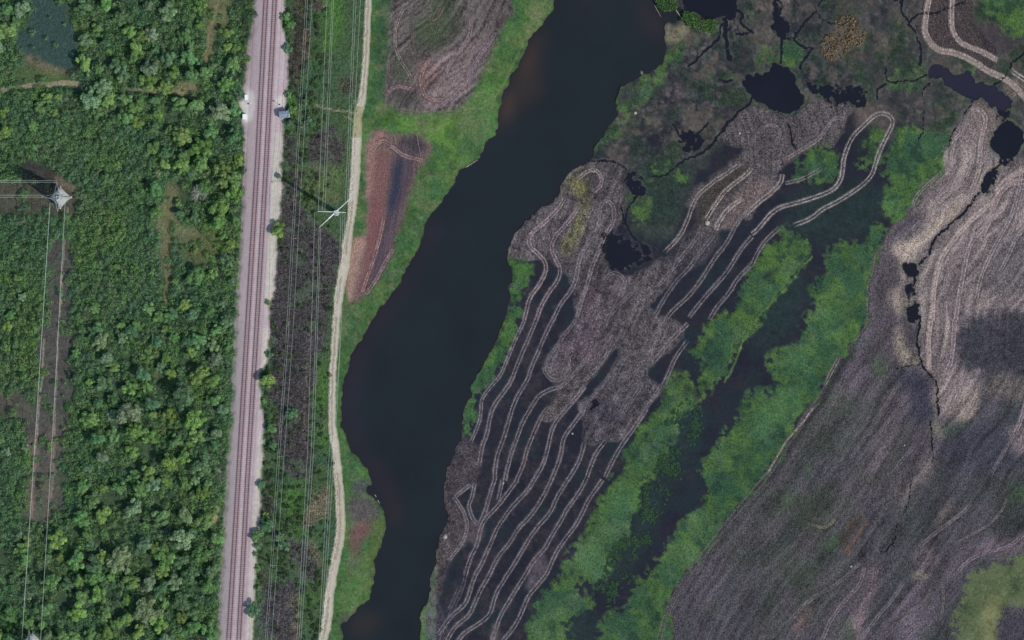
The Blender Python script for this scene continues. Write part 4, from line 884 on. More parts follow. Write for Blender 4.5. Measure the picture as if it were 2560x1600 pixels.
ends = [(q[0][e], n_i) for n_i, q in enumerate(ruts) for e in (0, -1)]
def joined(pt, me_):
    return any(k_ != me_ and math.hypot(p_[0] - pt[0], p_[1] - pt[1]) < 26 for p_, k_ in ends)
RUTM = np.zeros((H, W))
ruts = [(p_, g_, w_, tuple(min(255, v + 14) for v in c_) if w_ < 2.2 else c_, h_, b_) for p_, g_, w_, c_, h_, b_ in ruts]
for i, (pts, gap, w, c, hgt, br) in enumerate(ruts):
    g_ = gap * .8 if gap > 3 else gap
    D, _ = dist(pts, .8, g_ + w + 6, 1, nocap=True)
    e0, e1 = pts[0], pts[-1]; fe = np.ones((H, W))
    for ex_, ey_ in (e0, e1):
        if 4 < ex_ < 2554 and 4 < ey_ < 1596 and not joined((ex_, ey_), i): sl_ = crop(np.array([[ex_, ey_]]), 24); fe[sl_] = np.minimum(fe[sl_], np.clip(np.hypot(GX[sl_] - ex_, GY[sl_] - ey_) / 20, 0, 1))
    brk = fe * np.clip(.95 + 1.1 * np.roll(fray_n, 53 * i, 1), .35, 1)
    rg = np.clip(1.3 - np.abs(D - g_) / (w + .8), 0, 1) * (D < 100); RUTM = np.maximum(RUTM, rg)
    if w > 2.2: RUTM = np.maximum(RUTM, np.clip(g_ + w - D, 0, 1)); paint(np.clip((g_ + w + 2 - D) / 4, 0, 1), c, 0.55, T1, 0.2)
    paint(rg, c, 0.55 * brk, grain + 1.3 * fray_n, 0.5)
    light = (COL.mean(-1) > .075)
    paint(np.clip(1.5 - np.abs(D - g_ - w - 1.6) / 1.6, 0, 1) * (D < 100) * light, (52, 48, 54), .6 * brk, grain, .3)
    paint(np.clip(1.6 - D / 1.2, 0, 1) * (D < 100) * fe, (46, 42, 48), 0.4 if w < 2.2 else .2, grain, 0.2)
# relief -------------------------------------------------------
rel = np.zeros((H, W))
for c_, a_, b_ in ((0, .05, .05), (1, .12, .1), (2, .05, .10), (3, .035, .05), (4, .06, .12), (5, .03, .02), (6, .015, .015), (7, .012, .012)):
    rel = np.where(CLS == c_, a_ * grain2 + b_ * grain, rel)
rel = np.where(msm > .5, .22 * grain2 + .12 * grain, rel)
Z = Z + rel * core
Z = np.maximum(Z, 0.06)
fade = np.where(core, 1.0, 0.0)
Z = np.where(core, Z, np.minimum(Z, 0.6) + 0.3 * np.clip(fbm(GX, GY, 900, 77, 2), 0, 1))

# water depressions ------------------------------------------------------
wid = np.zeros((H, W), np.int16)            # water body ids per vertex
wat = []                                    # (name, label..)
lk_soft = blur(mask(lake, 5, 0, sm=1), 1)
lk_hard = mask(lake, 5, 0, sm=1) > .5
ne_soft = blur(mask(darkNE, 7, 0, sm=1), 1)
allw = np.zeros((H, W))
def dig(ms, depth):
    global Z
    k = np.clip((ms - 0.3) / 0.5, 0, 1)
    Z = Z * (1 - k) - depth * k
dig(lk_soft, 1.3); allw = np.maximum(allw, lk_soft)
dig(ne_soft, 0.8); allw = np.maximum(allw, ne_soft)
pm_ = {}
for k_, P_ in ponds.items():
    pmk = frayed(P_, 9, 5, 2.0, 2.4) if k_.startswith('pool') or k_ == 'middle' else frayed(P_, 7, 3, 1.1 if k_ not in ('east',) else .5, 2.6)
    pm_[k_] = pmk; dig(pmk, 0.6); allw = np.maximum(allw, pmk)
crm = np.zeros((H, W))
for P_, w_ in creeks:
    crm = np.maximum(crm, band(P_, (w_ * 0.62 if w_ < 5 else w_ * .7), 3.2, 1.8) * (1.0 if w_ > 2.1 else .75) * np.clip(1.05 + 1.3 * fray_n, .25, 1))
crm = np.where(crm > 0, crm, 0) * core
dig(crm, 0.5); allw = np.maximum(allw, crm)
# wet rims
rimm = np.clip(blur(allw, 1) * 2, 0, 1) * (1 - np.clip(allw * 2, 0, 1))
paint(np.clip(blur(allw, 2) * 2, 0, 1) * eastside * (1 - np.clip(allw * 2, 0, 1)), (84, 86, 80), 0.4, T1, .5)
paint(rimm * eastside, (52, 50, 56), 0.3, grain, 0.3)
bedm = np.clip(allw * 1.5, 0, 1)
paint(bedm, (34, 32, 36), 0.9)

# ---------- build the terrain objects
VX = PX(GX); VY = PY(GY)
co = np.stack([VX, VY, Z], -1).reshape(-1, 3)
colv = np.clip(COL, 0.002, 0.9).reshape(-1, 3)
idx = np.arange(H * W).reshape(H, W)
quads = np.stack([idx[:-1, :-1], idx[1:, :-1], idx[1:, 1:], idx[:-1, 1:]], -1)
fc = CLS[:-1, :-1]
def submesh(name, sel, mat, co=co, col=colv, smooth=False):
    q = quads[sel]
    u, inv = np.unique(q.ravel(), return_inverse=True)
    me = np_mesh(name, co[u], inv.reshape(-1, 4), mat, col[u], smooth)
    return link(name, me)
for c_, nm, mt in ((0, 'ground', M_ground), (1, 'forest_floor', M_forest), (2, 'mudflat', M_mud), (3, 'marsh', M_marsh),
                   (4, 'burnt_reed_field', M_field), (5, 'railway_bed', M_gravel), (6, 'dirt_road', M_road), (7, 'wet_mud', M_wet)):
    s = fc == c_
    if s.any(): tag(submesh(nm, s, mt), kind='structure')
# water sheets
wcol = np.zeros((H, W, 3)); wcol[:] = lin((30, 36, 39))
def wpaint(P_, rgb, op, w=10, s=8):
    global wcol
    k = (mask(P_, w, s, ex=False) * op)[..., None]; wcol = wcol * (1 - k) + lin(rgb) * k
wpaint([(1345,65),(1320,100),(1290,170),(1262,225),(1248,300),(1240,345),(1262,320),(1290,270),(1340,250),(1360,220),(1340,180),(1360,100),(1370,70)], (56, 47, 42), .7, 8, 9)
wpaint([(1325,95),(1300,160),(1300,200),(1320,190),(1335,130),(1345,80)], (70, 52, 44), .5, 6, 6)
wpaint([(1260,230),(1255,290),(1262,300),(1285,260),(1280,235)], (78, 58, 44), .5, 6, 5)
wpaint([(1590,0),(1625,0),(1655,60),(1660,110),(1630,90),(1590,30)], (52, 42, 44), .6)
wpaint([(1420,0),(1560,0),(1500,25),(1420,20)], (50, 42, 42), .5)
wpaint([(855,900),(935,800),(1000,710),(1100,520),(1110,560),(1020,730),(930,850),(880,1000),(880,1080),(1000,1200),(980,1280),(930,1190),(860,1080)], (44, 38, 46), .8, 10, 8)
wpaint([(965,1210),(1005,1250),(1000,1330),(965,1330)], (48, 42, 40), .7)
wpaint([(890,1530),(960,1530),(950,1580),(860,1600)], (52, 46, 42), .7)
wpaint([(880,1212),(925,1208),(940,1240),(900,1236)], (36, 34, 46), .9, 3, 3)
k = np.clip(blur((~lk_hard).astype(float), 4) * 1.6, 0, 1)[..., None] * .5
wcol = wcol * (1 - k) + lin((40, 34, 38)) * k
k = (~(blur(lk_hard.astype(float), 3) > .02))[..., None]
wcol = np.where(k, lin((25, 26, 35)), wcol)
k = pm_['northeast'][..., None]; wcol = wcol * (1 - k) + lin((38, 37, 50)) * k
wcol = wcol * (1 + 0.16 * n150 + 0.05 * grain + .08 * n40)[..., None]
wz = np.stack([VX, VY, np.zeros((H, W))], -1).reshape(-1, 3)
wc = np.clip(wcol, 0.001, 1).reshape(-1, 3)
used = np.zeros((H - 1, W - 1), bool)
def dil(m, n=2):
    m = m.copy()
    for _ in range(n):
        a = m.copy(); a[1:] |= m[:-1]; a[:-1] |= m[1:]; a[:, 1:] |= m[:, :-1]; a[:, :-1] |= m[:, 1:]; m = a
    return m
def water(name, ms, thr=.28, n=1):
    global used
    s = dil(ms[:-1, :-1] > thr, n) & ~used
    if not s.any(): return
    used |= s
    tag(submesh(name, s, M_water, wz, wc, True), kind='structure')
water('lake', lk_soft, .2, 2); water('backwater', ne_soft, .2, 2)
for k_ in ponds: water('pond', pm_[k_])
water('creek', crm, .35, 1)

def gz(px, py):
    i = np.clip(np.searchsorted(ax, px) - 1, 0, W - 2); j = np.clip(np.searchsorted(ay, py) - 1, 0, H - 2)
    return Z[j, i]
def gzi(px, py):          # bilinear
    px = np.asarray(px, float); py = np.asarray(py, float)
    i = np.clip(np.searchsorted(ax, px) - 1, 0, W - 2); j = np.clip(np.searchsorted(ay, py) - 1, 0, H - 2)
    fx = (px - ax[i]) / (ax[i + 1] - ax[i]); fy = (py - ay[j]) / (ay[j + 1] - ay[j])
    return (Z[j, i] * (1 - fx) + Z[j, i + 1] * fx) * (1 - fy) + (Z[j + 1, i] * (1 - fx) + Z[j + 1, i + 1] * fx) * fy

def rut_mesh(pts, gap, w, c, hgt, br, seed, j0=False, j1=False):
    r = np.random.default_rng(seed)
    p = smooth_poly(extl(pts), False, 2)
    seg = np.hypot(*(p[1:] - p[:-1]).T); s = np.concatenate([[0], np.cumsum(seg)])
    n = int(s[-1] / 2.0) + 2
    t = np.linspace(0, s[-1], n)
    x = np.interp(t, s, p[:, 0]); y = np.interp(t, s, p[:, 1])
    keep = (x > -58) & (x < 2618) & (y > -58) & (y < 1658)
    dx = np.gradient(x); dy = np.gradient(y); l = np.hypot(dx, dy) + 1e-6
    nx, ny = -dy / l, dx / l
    V = []; F = []; CC = []
    base = lin(c) * .74
    for sd in ((-1, 1) if gap > .5 else (1,)):
        wob = 0.55 * (vnoise(t / 9 + 10, t * 0 + sd + 3.5, seed) - .5) * 2
        ww = w * (0.75 + 0.7 * vnoise(t / 5 + 30, t * 0 + sd + 9.5, seed + 5)) * (0.8 + .4 * r.random(n))
        hh = hgt * (0.6 + 0.8 * r.random(n)); tp = np.clip(np.minimum(t + 99 * j0, s[-1] - t + 99 * j1) / 14 + .15, 0, 1)
        ww = ww * tp; hh = hh * tp
        cx = x + nx * (sd * gap / 2 * 1.0 + wob); cy = y + ny * (sd * gap / 2 + wob)
        bx0 = cx - nx * ww; by0 = cy - ny * ww; bx1 = cx + nx * ww; by1 = cy + ny * ww
        ok = keep & (r.random(n) > br)
        zb = gzi(cx, cy)
        b0 = len(V)
        for i in range(n):
            jit = 1 + 0.5 * (r.random() - .5) * 2
            z0 = max(zb[i], -0.05)
            V.append((PX(bx0[i]), PY(by0[i]), z0 - 0.08)); V.append((PX(cx[i]), PY(cy[i]), z0 + hh[i])); V.append((PX(bx1[i]), PY(by1[i]), z0 - 0.08))
            for _ in range(3): CC.append(base * jit)
        for i in range(n - 1):
            if ok[i] and keep[i + 1]:
                a = b0 + 3 * i
                F.append((a, a + 1, a + 4, a + 3)); F.append((a + 1, a + 2, a + 5, a + 4))
    return V, F, CC
for i, (pts, gap, w, c, hgt, br) in enumerate(ruts):
    V, F, CC = rut_mesh(pts, gap * 2 * .8 if gap > 3 else gap * 2, w, c, hgt, br, 1000 + i, joined(pts[0], i), joined(pts[-1], i))
    if not F: continue
    tag(link('wheel_track', np_mesh('wheel_track', V, F, M_rut, np.clip(np.array(CC), 0, .9), False)), kind='structure')

# ------------------------------------------------------------------ railway tracks
tie_me = MB().box((0, 0, 0), (2.5, 0.24, 0.18)).mesh('sleeper', M_tie)
def track(off_pts, label):
    root = empty('railway_track', (PX(off_pts[2][0]), PY(800), 1.6))
    tag(root, label, 'railway track', 'the two parallel railway tracks')
    base = Vector(root.location)
    ys = np.arange(-60, 1661, 20.0)
    def xc(y):
        y = np.asarray(y, float); b = interp(off_pts, y)
        return np.where(y < 0, off_pts[0][0] - 0.053 * y, np.where(y > 1600, off_pts[-1][0] - 0.057 * (y - 1600), b))
    X = xc(ys)
    z = 1.78
    for sd in (-1, 1):
        v = []; f = []
        for x, y in zip(X, ys):
            for dxx, dz in ((-0.075, 0), (-0.075, .16), (.075, .16), (.075, 0)):
                v.append((PX(x) + sd * 0.7175 + dxx - base.x, PY(y) - base.y, z + .17 + dz - base.z))
        for i in range(len(ys) - 1):
            a = 4 * i
            for k in range(3): f.append((a + k, a + k + 1, a + 5 + k, a + 4 + k))
            f.append((a + 3, a, a + 4, a + 7))
        me = bpy.data.meshes.new('rail'); me.from_pydata(v, [], f); me.update(); me.materials.append(M_rail)
        link('rail', me, root)
    pitch = 4.6
    n = 0; y = -14.0; rest = MB()
    sp = [yy for yy in np.arange(1.0, 1599, 5.4)]
    extra = [yy for yy in np.concatenate([np.arange(-58, 0, 5.4), np.arange(1602, 1660, 5.4)])]
    for yy in sp[:300]:
        o = link('sleeper', tie_me, root)
        jx = random.uniform(-.06, .06)
        slope = math.atan(0.056)
        o.location = (PX(float(xc(yy))) - base.x + jx, PY(yy) - base.y + random.uniform(-.08, .08), z + .08 - base.z)
        o.rotation_euler = (0, 0, -slope + random.uniform(-.02, .02))
    for yy in extra + sp[300:]:
        rest.box((PX(float(xc(yy))) - base.x, PY(yy) - base.y, z + .08 - base.z), (2.5, .24, .18), -0.056)
    r_ = rest.build('sleepers_beyond', M_tie, root); r_['kind'] = 'stuff'
trackL = [(666,0),(645,400),(621,800),(597,1200),(573,1600)]
trackR = [(688,0),(667,400),(644,800),(619.5,1200),(598,1600)]
track(trackL, 'western of two parallel railway tracks on pinkish ballast, the one nearer the woods')
track(trackR, 'eastern of two parallel railway tracks on pinkish ballast, the one nearer the dirt road')

# ------------------------------------------------------------------ equipment at the crossing
def at(px, py, dz=0.0): return (PX(px), PY(py), float(gzi(px, py)) + dz)
def shed():
    rz = math.radians(9)
    r = empty('equipment_shed', at(711, 286.5, -0.05), rz); r.location.z = float(gzi(705, 290)) - .1
    tag(r, 'blue-grey metal equipment shed casting a dark shadow beside the eastern railway track', 'shed')
    MB().box((0, 0, 1.5), (4.0, 2.4, 3.0)).build('wall', M_wall, r)
    m = MB(); m.v = [(-2.15,-1.45,3.0),(2.15,-1.45,3.0),(2.15,0,3.35),(-2.15,0,3.35),(2.15,1.45,3.0),(-2.15,1.45,3.0),(-2.15,-1.45,2.9),(2.15,-1.45,2.9),(2.15,1.45,2.9),(-2.15,1.45,2.9)]
    m.f = [(0,1,2,3),(3,2,4,5),(0,6,7,1),(5,4,8,9),(0,3,5,9,6),(1,7,8,4,2),(6,9,8,7)]
    rf = m.build('roof', M_roof, r)
    s = MB()
    for i in range(-4, 5): s.box((i * .5, -.72, 3.22), (.06, 1.4, .08)).box((i * .5, .72, 3.22), (.06, 1.4, .08))
    s.build('roof_seam', M_galv, rf)
    MB().box((-2.03, 0, 1.15), (.06, .9, 2.1)).build('door', M_roof, r)
    MB().box((0, 0, .05), (4.6, 3.0, .3)).build('base_slab', M_conc, r)
    MB().box((1.3, .9, 3.35), (.5, .4, .3)).build('roof_vent', M_galv, r)
shed()
def cabinet(px, py, w, d, h, label, rz=0.03):
    r = empty('relay_cabinet', at(px, py), rz); tag(r, label, 'cabinet', 'white relay cabinets on the pale gravel pad')
    MB().box((0, 0, h / 2 + .1), (w, d, h)).build('body', M_white, r)
    MB().box((0, 0, h + .15), (w + .16, d + .16, .1)).build('lid', M_white, r)
    MB().box((0, 0, .03), (w + .5, d + .5, .14)).build('base_slab', M_conc, r)
    MB().box((w / 2 + .02, 0, h / 2 + .1), (.04, d * .8, h * .85)).build('door', M_galv, r)
cabinet(612.5, 292, 1.7, 2.0, 1.7, 'square white relay cabinet at the south end of the pale gravel pad by the woods')
cabinet(616, 243.5, 1.1, 2.0, 1.6, 'narrow white relay cabinet at the north end of the pale gravel pad by the woods')
def signal_mast(px, py, label, arm=0):
    r = empty('crossing_signal', at(px, py)); tag(r, label, 'signal', 'signal masts beside the railway')
    MB().tube((0, 0, 0), (0, 0, 3.6), .08, .06, 8).build('mast', M_galv, r)
    h = MB().box((0, 0, 3.3), (.55, .3, .9)).build('signal_head', M_dark, r)
    MB().tube((0, -.15, 3.55), (0, -.3, 3.55), .12, .13, 8).build('hood', M_dark, h); MB().tube((0, -.15, 3.15), (0, -.3, 3.15), .12, .13, 8).build('hood', M_dark, h)
    MB().box((0, 0, .2), (.7, .5, .4)).build('base_box', M_galv, r)
    if arm: MB().tube((0, 0, 2.2), (1.6, .3, 2.2), .05, .04, 6).build('arm', M_white, r)
signal_mast(699.5, 262, 'slim signal mast on the pale pad just north of the grey shed')
signal_mast(622.5, 260, 'slim signal mast between the two white cabinets', 1)

# ------------------------------------------------------------------ power lines
def sag(p, q, s, n=10):
    p = Vector(p); q = Vector(q); o = []
    for i in range(n + 1):
        t = i / n; v = p.lerp(q, t); v.z -= 4 * s * t * (1 - t); o.append(v)
    return o
cables = 0
def cable(pts, label, group, r=.06, s=1.0):
    """pts: list of (px,py,z) supports"""
    m = MB(); P_ = [Vector((PX(a), PY(b), c)) for a, b, c in pts]; o0 = P_[0].copy()
    for a, b in zip(P_[:-1], P_[1:]): m.path([v - o0 for v in sag(a, b, s, 8)], r, 4)
    o = m.build('power_cable', M_wire); o.location = o0
    tag(o, label, 'cable', group)
# wooden distribution line
wp = [(770,75),(755,319),(739,596),(724,865),(704,1140),(686,1412)]
wl = ['far north of the grey shed', 'just south of the grey shed', 'next to the round green trackside tree', 'in the brown reeds level with the lake narrows', 'east of the tracks where the road bends', 'near the bottom edge']
for i, (x, y) in enumerate(wp):
    r = empty('utility_pole', at(x, y)); h = 9.5
    tag(r, 'wooden utility pole with one crossarm ' + wl[i], 'utility pole', 'wooden utility poles along the railway')
    MB().tube((0, 0, -.3), (0, 0, h), .17, .12, 8).build('pole', M_wood, r)
    MB().box((0, 0, h - .6), (3.0, .14, .16)).build('crossarm', M_wood, r)
    for dx in (-1.35, -.5, 1.35): MB().tube((dx, 0, h - .52), (dx, 0, h - .2), .09, .07, 8).build('insulator', M_glass, r)
    MB().tube((-.9, .08, h - .6), (0, .08, h - 1.5), .035, n=4).tube((.9, .08, h - .6), (0, .08, h - 1.5), .035, n=4).build('brace', M_galv, r)
xs = [(-8, 'left'), (-3, 'middle'), (8, 'right')]
for dx, nm in xs:
    pts = [(784 + dx, -200, 9.8)] + [(x + dx, y, 9.9) for x, y in wp] + [(666 + dx, 1690, 9.8)]
    cable(pts, f'{nm} wire of the wooden pole line running alongside the railway', 'wires of the wooden pole line', .042, .5)
# steel monopole
mp = (841, 532)
r = empty('steel_transmission_pole', at(*mp, -.1))
tag(r, 'tall pale steel transmission pole with long cross arms beside the dirt road', 'transmission pole')
MB().tube((0, 0, 0), (0, 0, 27.5), 1.15, .5, 12).build('shaft', M_galv, r)
MB().tube((0, 0, 0), (0, 0, .6), 1.3, 1.3, 14).build('foundation', M_conc, r)
def arm(a, b, z0, z1, r0=.18, r1=.09):
    o = MB().tube((0, 0, z0), ((a - mp[0]) * S, -(b - mp[1]) * S, z1), r0, r1, 8).build('cross_arm', M_white, r); return o
arm(799.5, 531, 24.6, 25.2, .15); arm(868, 533.5, 24.6, 25.2, .15)
arm(881, 496, 17.2, 18.0, .2); arm(801, 569, 13.2, 13.8, .2); arm(824, 548, 18.6, 19, .2, .12); arm(866, 511, 21, 21.4, .16)
for (a, b, z) in ((799.5,531,24.4), (868,533.5,24.4), (881,496,17.2), (801,569,13.0)):
    o = MB().tube(((a-mp[0])*S, -(b-mp[1])*S, z + .8), ((a-mp[0])*S, -(b-mp[1])*S, z - .6), .14, .1, 8).build('insulator', M_glass, r)
MB().box((0, 0, 26.4), (1.0, 1.0, .3)).build('cap', M_white, r)
g1 = 'high conductors running to the steel pole'
b0 = float(gzi(*mp))
for (p0, p1, lab) in (((824,-60,24),(799.5,531,24.6),'leftmost high wire running from the top edge to the left arm of the steel pole'),
        ((836.5,-60,22),(810,531,24.6),'second high wire from the left, from top edge to steel pole'),
        ((839.5,-60,20),(816,531,24.6),'third high wire from the left, close beside the second, ending at the steel pole'),
        ((891,-60,24),(866,511,21),'high wire left of the dirt road, ending at the steel pole upper arm'),
        ((896,-60,22),(871,505,20.2),'middle high wire left of the dirt road north of the steel pole'),
        ((907,-60,20),(878,499,18),'high wire nearest the dirt road north of the steel pole')):
    cable([(p0[0] + .02, p0[1], p0[2] + b0), (p1[0], p1[1], p1[2] + b0)], lab, g1, .05, 1.2)
g2 = 'high conductors south of the steel pole'
for (P_, lab) in (([(791,532,24),(773,1122,22),(741,1690,24)], 'leftmost high wire leaving the steel pole towards the bottom edge'),
        ([(800.5,569,13.6),(781,1122,16),(744,1690,18)], 'second high wire leaving the lower arm of the steel pole southwards'),
        ([(804,569,13.6),(787,1122,16),(749,1690,18)], 'third high wire leaving the lower arm of the steel pole southwards'),
        ([(856,533,24),(846,860,22),(824,1170,22),(795,1690,22)], 'western of two high wires crossing the dirt road south of the steel pole'),
        ([(861,533,24),(851,900,22),(829,1190,22),(800,1690,22)], 'eastern of two high wires crossing the dirt road south of the steel pole'),
        ([(866,534,24.5),(857,800,22),(843,1065,21),(834,1200,22),(805,1690,22)], 'high wire following the east verge of the dirt road beside the lake narrows')):
    cable([(a, b, c + b0) for a, b, c in P_], lab, g2, .05, .9)
# lattice towers
def lattice(px, py, label, rot=45):
    r = empty('lattice_tower', at(px, py, -.1)); tag(r, label, 'pylon', 'steel lattice towers in the woods')
    hb, ht, hh = 3.6, 1.6, 24.0
    def corner(k, z):
        a = math.radians(90 * k); t = z / hh; e = hb * (1 - t) * 1.25 + ht * t
        return Vector((math.cos(a) * e, math.sin(a) * e, z))
    for k in range(4):
        MB().tube(corner(k, 0), corner(k, hh), .26, .2, 5).build('leg', M_galv, r)
        MB().tube(corner(k, 0) + Vector((0, 0, -.2)), corner(k, 0) + Vector((0, 0, .5)), .45, .4, 8).build('footing', M_conc, r)
    lv = [0, 3.2, 6.2, 9, 11.5, 13.8, 16, 18, 20, 22, 24]
    m = MB()
    for a, b in zip(lv[:-1], lv[1:]):
        for k in range(4):
            m.tube(corner(k, a), corner(k + 1, b), .16, n=4); m.tube(corner(k + 1, a), corner(k, b), .16, n=4)
            m.tube(corner(k, b), corner(k + 1, b), .10, n=4)
    for z in (3.2, 6.2, 9):
        for k in range(4):
            a_ = (corner(k, z) + corner(k + 1, z)) / 2; b_ = (corner(k + 1, z) + corner(k + 2, z)) / 2
            m.tube(a_, b_, .14, n=4); m.tube(corner(k, z - 3), a_, .12, n=4); m.tube(corner(k + 1, z - 3), a_, .12, n=4)
    for z in (3.2, 9, 16, 20, 24):
        m.tube(corner(0, z), corner(2, z), .10, n=4); m.tube(corner(1, z), corner(3, z), .10, n=4)
    m.build('bracing', M_galv, r)
    for (dx, dy, z, L_) in ((1, 0, 20, 6.2), (-1, 0, 20, 6.4), (0, 1, 22, 6.0), (0, -1, 17.5, 6.0)):
        a = MB(); p = Vector((dx * 0.5, dy * 0.5, z)); tip = Vector((dx * L_, dy * L_, z + .2)); sdv = Vector((-dy, dx, 0))
        for s_ in (-1, 1):
            a.tube(p + sdv * s_ * 1.3, tip, .09, .06, 5); a.tube(p + sdv * s_ * 1.2 + Vector((0, 0, 1.6)), tip, .08, .05, 5)
            for t in (.25, .5, .75):
                a.tube((p + sdv * s_ * 1.3).lerp(tip, t), (p - sdv * s_ * 1.3).lerp(tip, t), .08, n=4)
                a.tube((p + sdv * s_ * 1.3).lerp(tip, t), (p + sdv * s_ * 1.2 + Vector((0, 0, 1.6))).lerp(tip, t - .2), .07, n=4)
        ar = a.build('cross_arm', M_galv, r)
        MB().tube(tip, tip + Vector((0, 0, -1.2)), .16, .12, 7).build('insulator', M_glass, ar)
    pk = MB()
    for k in range(4): pk.tube(corner(k, hh), (0, 0, hh + 2.5), .12, .08, 5)
    pk.build('peak', M_galv, r)
    return r
lattice(151, 494, 'pale lattice pylon standing in the small clearing near the left edge')
lattice(82, 1607, 'pale lattice pylon in the bottom left corner, cut by the edge')
g3 = 'conductors of the lattice pylon line'
cable([(132,508,18),(63,1592,20)], 'thick pale wire running down the forest cutting, the left one', g3, .10, 2.5)
cable([(170,500,18),(109,1600,20)], 'thin pale wire running down the forest cutting, the right one', g3, .075, 2.5)
for y0, lab in ((454,'topmost of the wires running left from the pylon'),(458,'second wire from the top running left from the pylon'),(490,'third wire from the top running left from the pylon'),(495,'lowest wire running left from the pylon')):
    cable([(120 if y0 > 470 else 150, y0, 20.5), (-250, y0, 20)], lab, g3, .06, 1.0)

# ------------------------------------------------------------------ vegetation protos
def leaf_quads(P_, Nrm, size, r, col):
    """P (n,3) centres, Nrm normals, size (n,), col (n,3) -> verts, faces, colours"""
    n = len(P_)
    Nrm = Nrm / (np.linalg.norm(Nrm, axis=1, keepdims=True) + 1e-9)
    rnd = r.normal(size=(n, 3)); u = np.cross(Nrm, rnd); u /= np.linalg.norm(u, axis=1, keepdims=True) + 1e-9
    v = np.cross(Nrm, u)
    s = size[:, None] * .5
    a = r.uniform(.7, 1.3, (n, 4, 1))
    q = np.stack([P_ + u * s * a[:, 0], P_ + v * s * a[:, 1] * .8, P_ - u * s * a[:, 2], P_ - v * s * a[:, 3] * .8], 1)
    f = np.arange(4 * n).reshape(n, 4)
    return q.reshape(-1, 3), f, np.repeat(col, 4, 0)
def crown_mesh(name, seed, Rr=4.0, Hh=5.0, lobes=14, n=1500, dead=False):
    r = np.random.default_rng(seed)
    Ps = []; Ns = []; Cs = []; Sz = []
    # lobes
    lc = []
    for i in range(lobes):
        a = r.uniform(0, 2 * math.pi); d = Rr * r.choice([.6, .8, .95]) * math.sqrt(r.random()); t = d / Rr
        z = Hh * (0.45 + 0.5 * (1 - t * t) * r.uniform(.6, 1.1)); rad = Rr * r.uniform(.16, .38)
        lc.append((d * math.cos(a), d * math.sin(a), z, rad, r.uniform(.82, 1.2)))
    lc.append((r.uniform(-.2, .2) * Rr, r.uniform(-.2, .2) * Rr, Hh * .45, Rr * .5, .85))
    w = np.array([l[3] ** 2 for l in lc]); w /= w.sum()
    ids = r.choice(len(lc), n, p=w)
    L_ = np.array(lc)[ids]
    d = r.normal(size=(n, 3)); d /= np.linalg.norm(d, axis=1, keepdims=True)
    d[:, 2] = np.where(r.random(n) < .75, np.abs(d[:, 2]), d[:, 2])
    rr = L_[:, 3:4] * r.uniform(.75, 1.1, (n, 1))
    P_ = L_[:, :3] + d * rr * np.array([1, 1, .8])
    nr = d + r.normal(size=(n, 3)) * .42
    c = (L_[:, 4:5] * r.uniform(.72, 1.28, (n, 1))) * np.ones((n, 3))
    c[:, 0] *= r.uniform(.85, 1.2, n)
    sz = r.uniform(.38, .75, n)
    V, F, CC = leaf_quads(P_, nr, sz, r, c)
    return np_mesh(name, V, F, M_leaf, CC, False)
def trunk_mesh(name, seed, Rr, Hh, dead=False):
    r = random.Random(seed); m = MB()
    m.tube((0, 0, -.4), (0.1, 0.05, Hh * .35), .26, .2, 8); m.tube((0.1, 0.05, Hh * .35), (0, 0, Hh * .8), .2, .08, 7)
    for i in range(7 if not dead else 26):
        a = r.uniform(0, 6.28); z = Hh * r.uniform(.25, .7); L_ = Rr * r.uniform(.5, .95)
        tip = (math.cos(a) * L_, math.sin(a) * L_, z + Hh * r.uniform(.1, .35))
        m.tube((0.05, 0, z), tip, .11, .03, 5)
        if dead:
            for _ in range(3):
                b = a + r.uniform(-.8, .8); k = r.uniform(.4, .8); q = (tip[0] * k, tip[1] * k, z + (tip[2] - z) * k)
                m.tube(q, (q[0] + math.cos(b) * Rr * .35, q[1] + math.sin(b) * Rr * .35, q[2] + r.uniform(.2, 1)), .05, .02, 4)
    return m.mesh(name, M_bark)
NP = 8
crowns = [crown_mesh('crown', 50 + i, 4.0, 6.0 + (i % 3) * .6, [11, 15, 20, 9, 13, 24, 17, 12][i], 1900) for i in range(NP)]
trunks = [trunk_mesh('trunk', 60 + i, 4.0, 6.0) for i in range(3)]
deadtr = trunk_mesh('trunk', 99, 4.0, 6.0, True); 
M_deadbark = mat_plain('bleached_bark', (150, 148, 140), .9); deadtr.materials[0] = M_deadbark
PAL = {'B': ((110, 138, 76), 'yellow-green'), 'M': ((92, 128, 80), 'mid-green'), 'D': ((76, 110, 86), 'blue-green'), 'G': ((116, 134, 110), 'grey-green')}
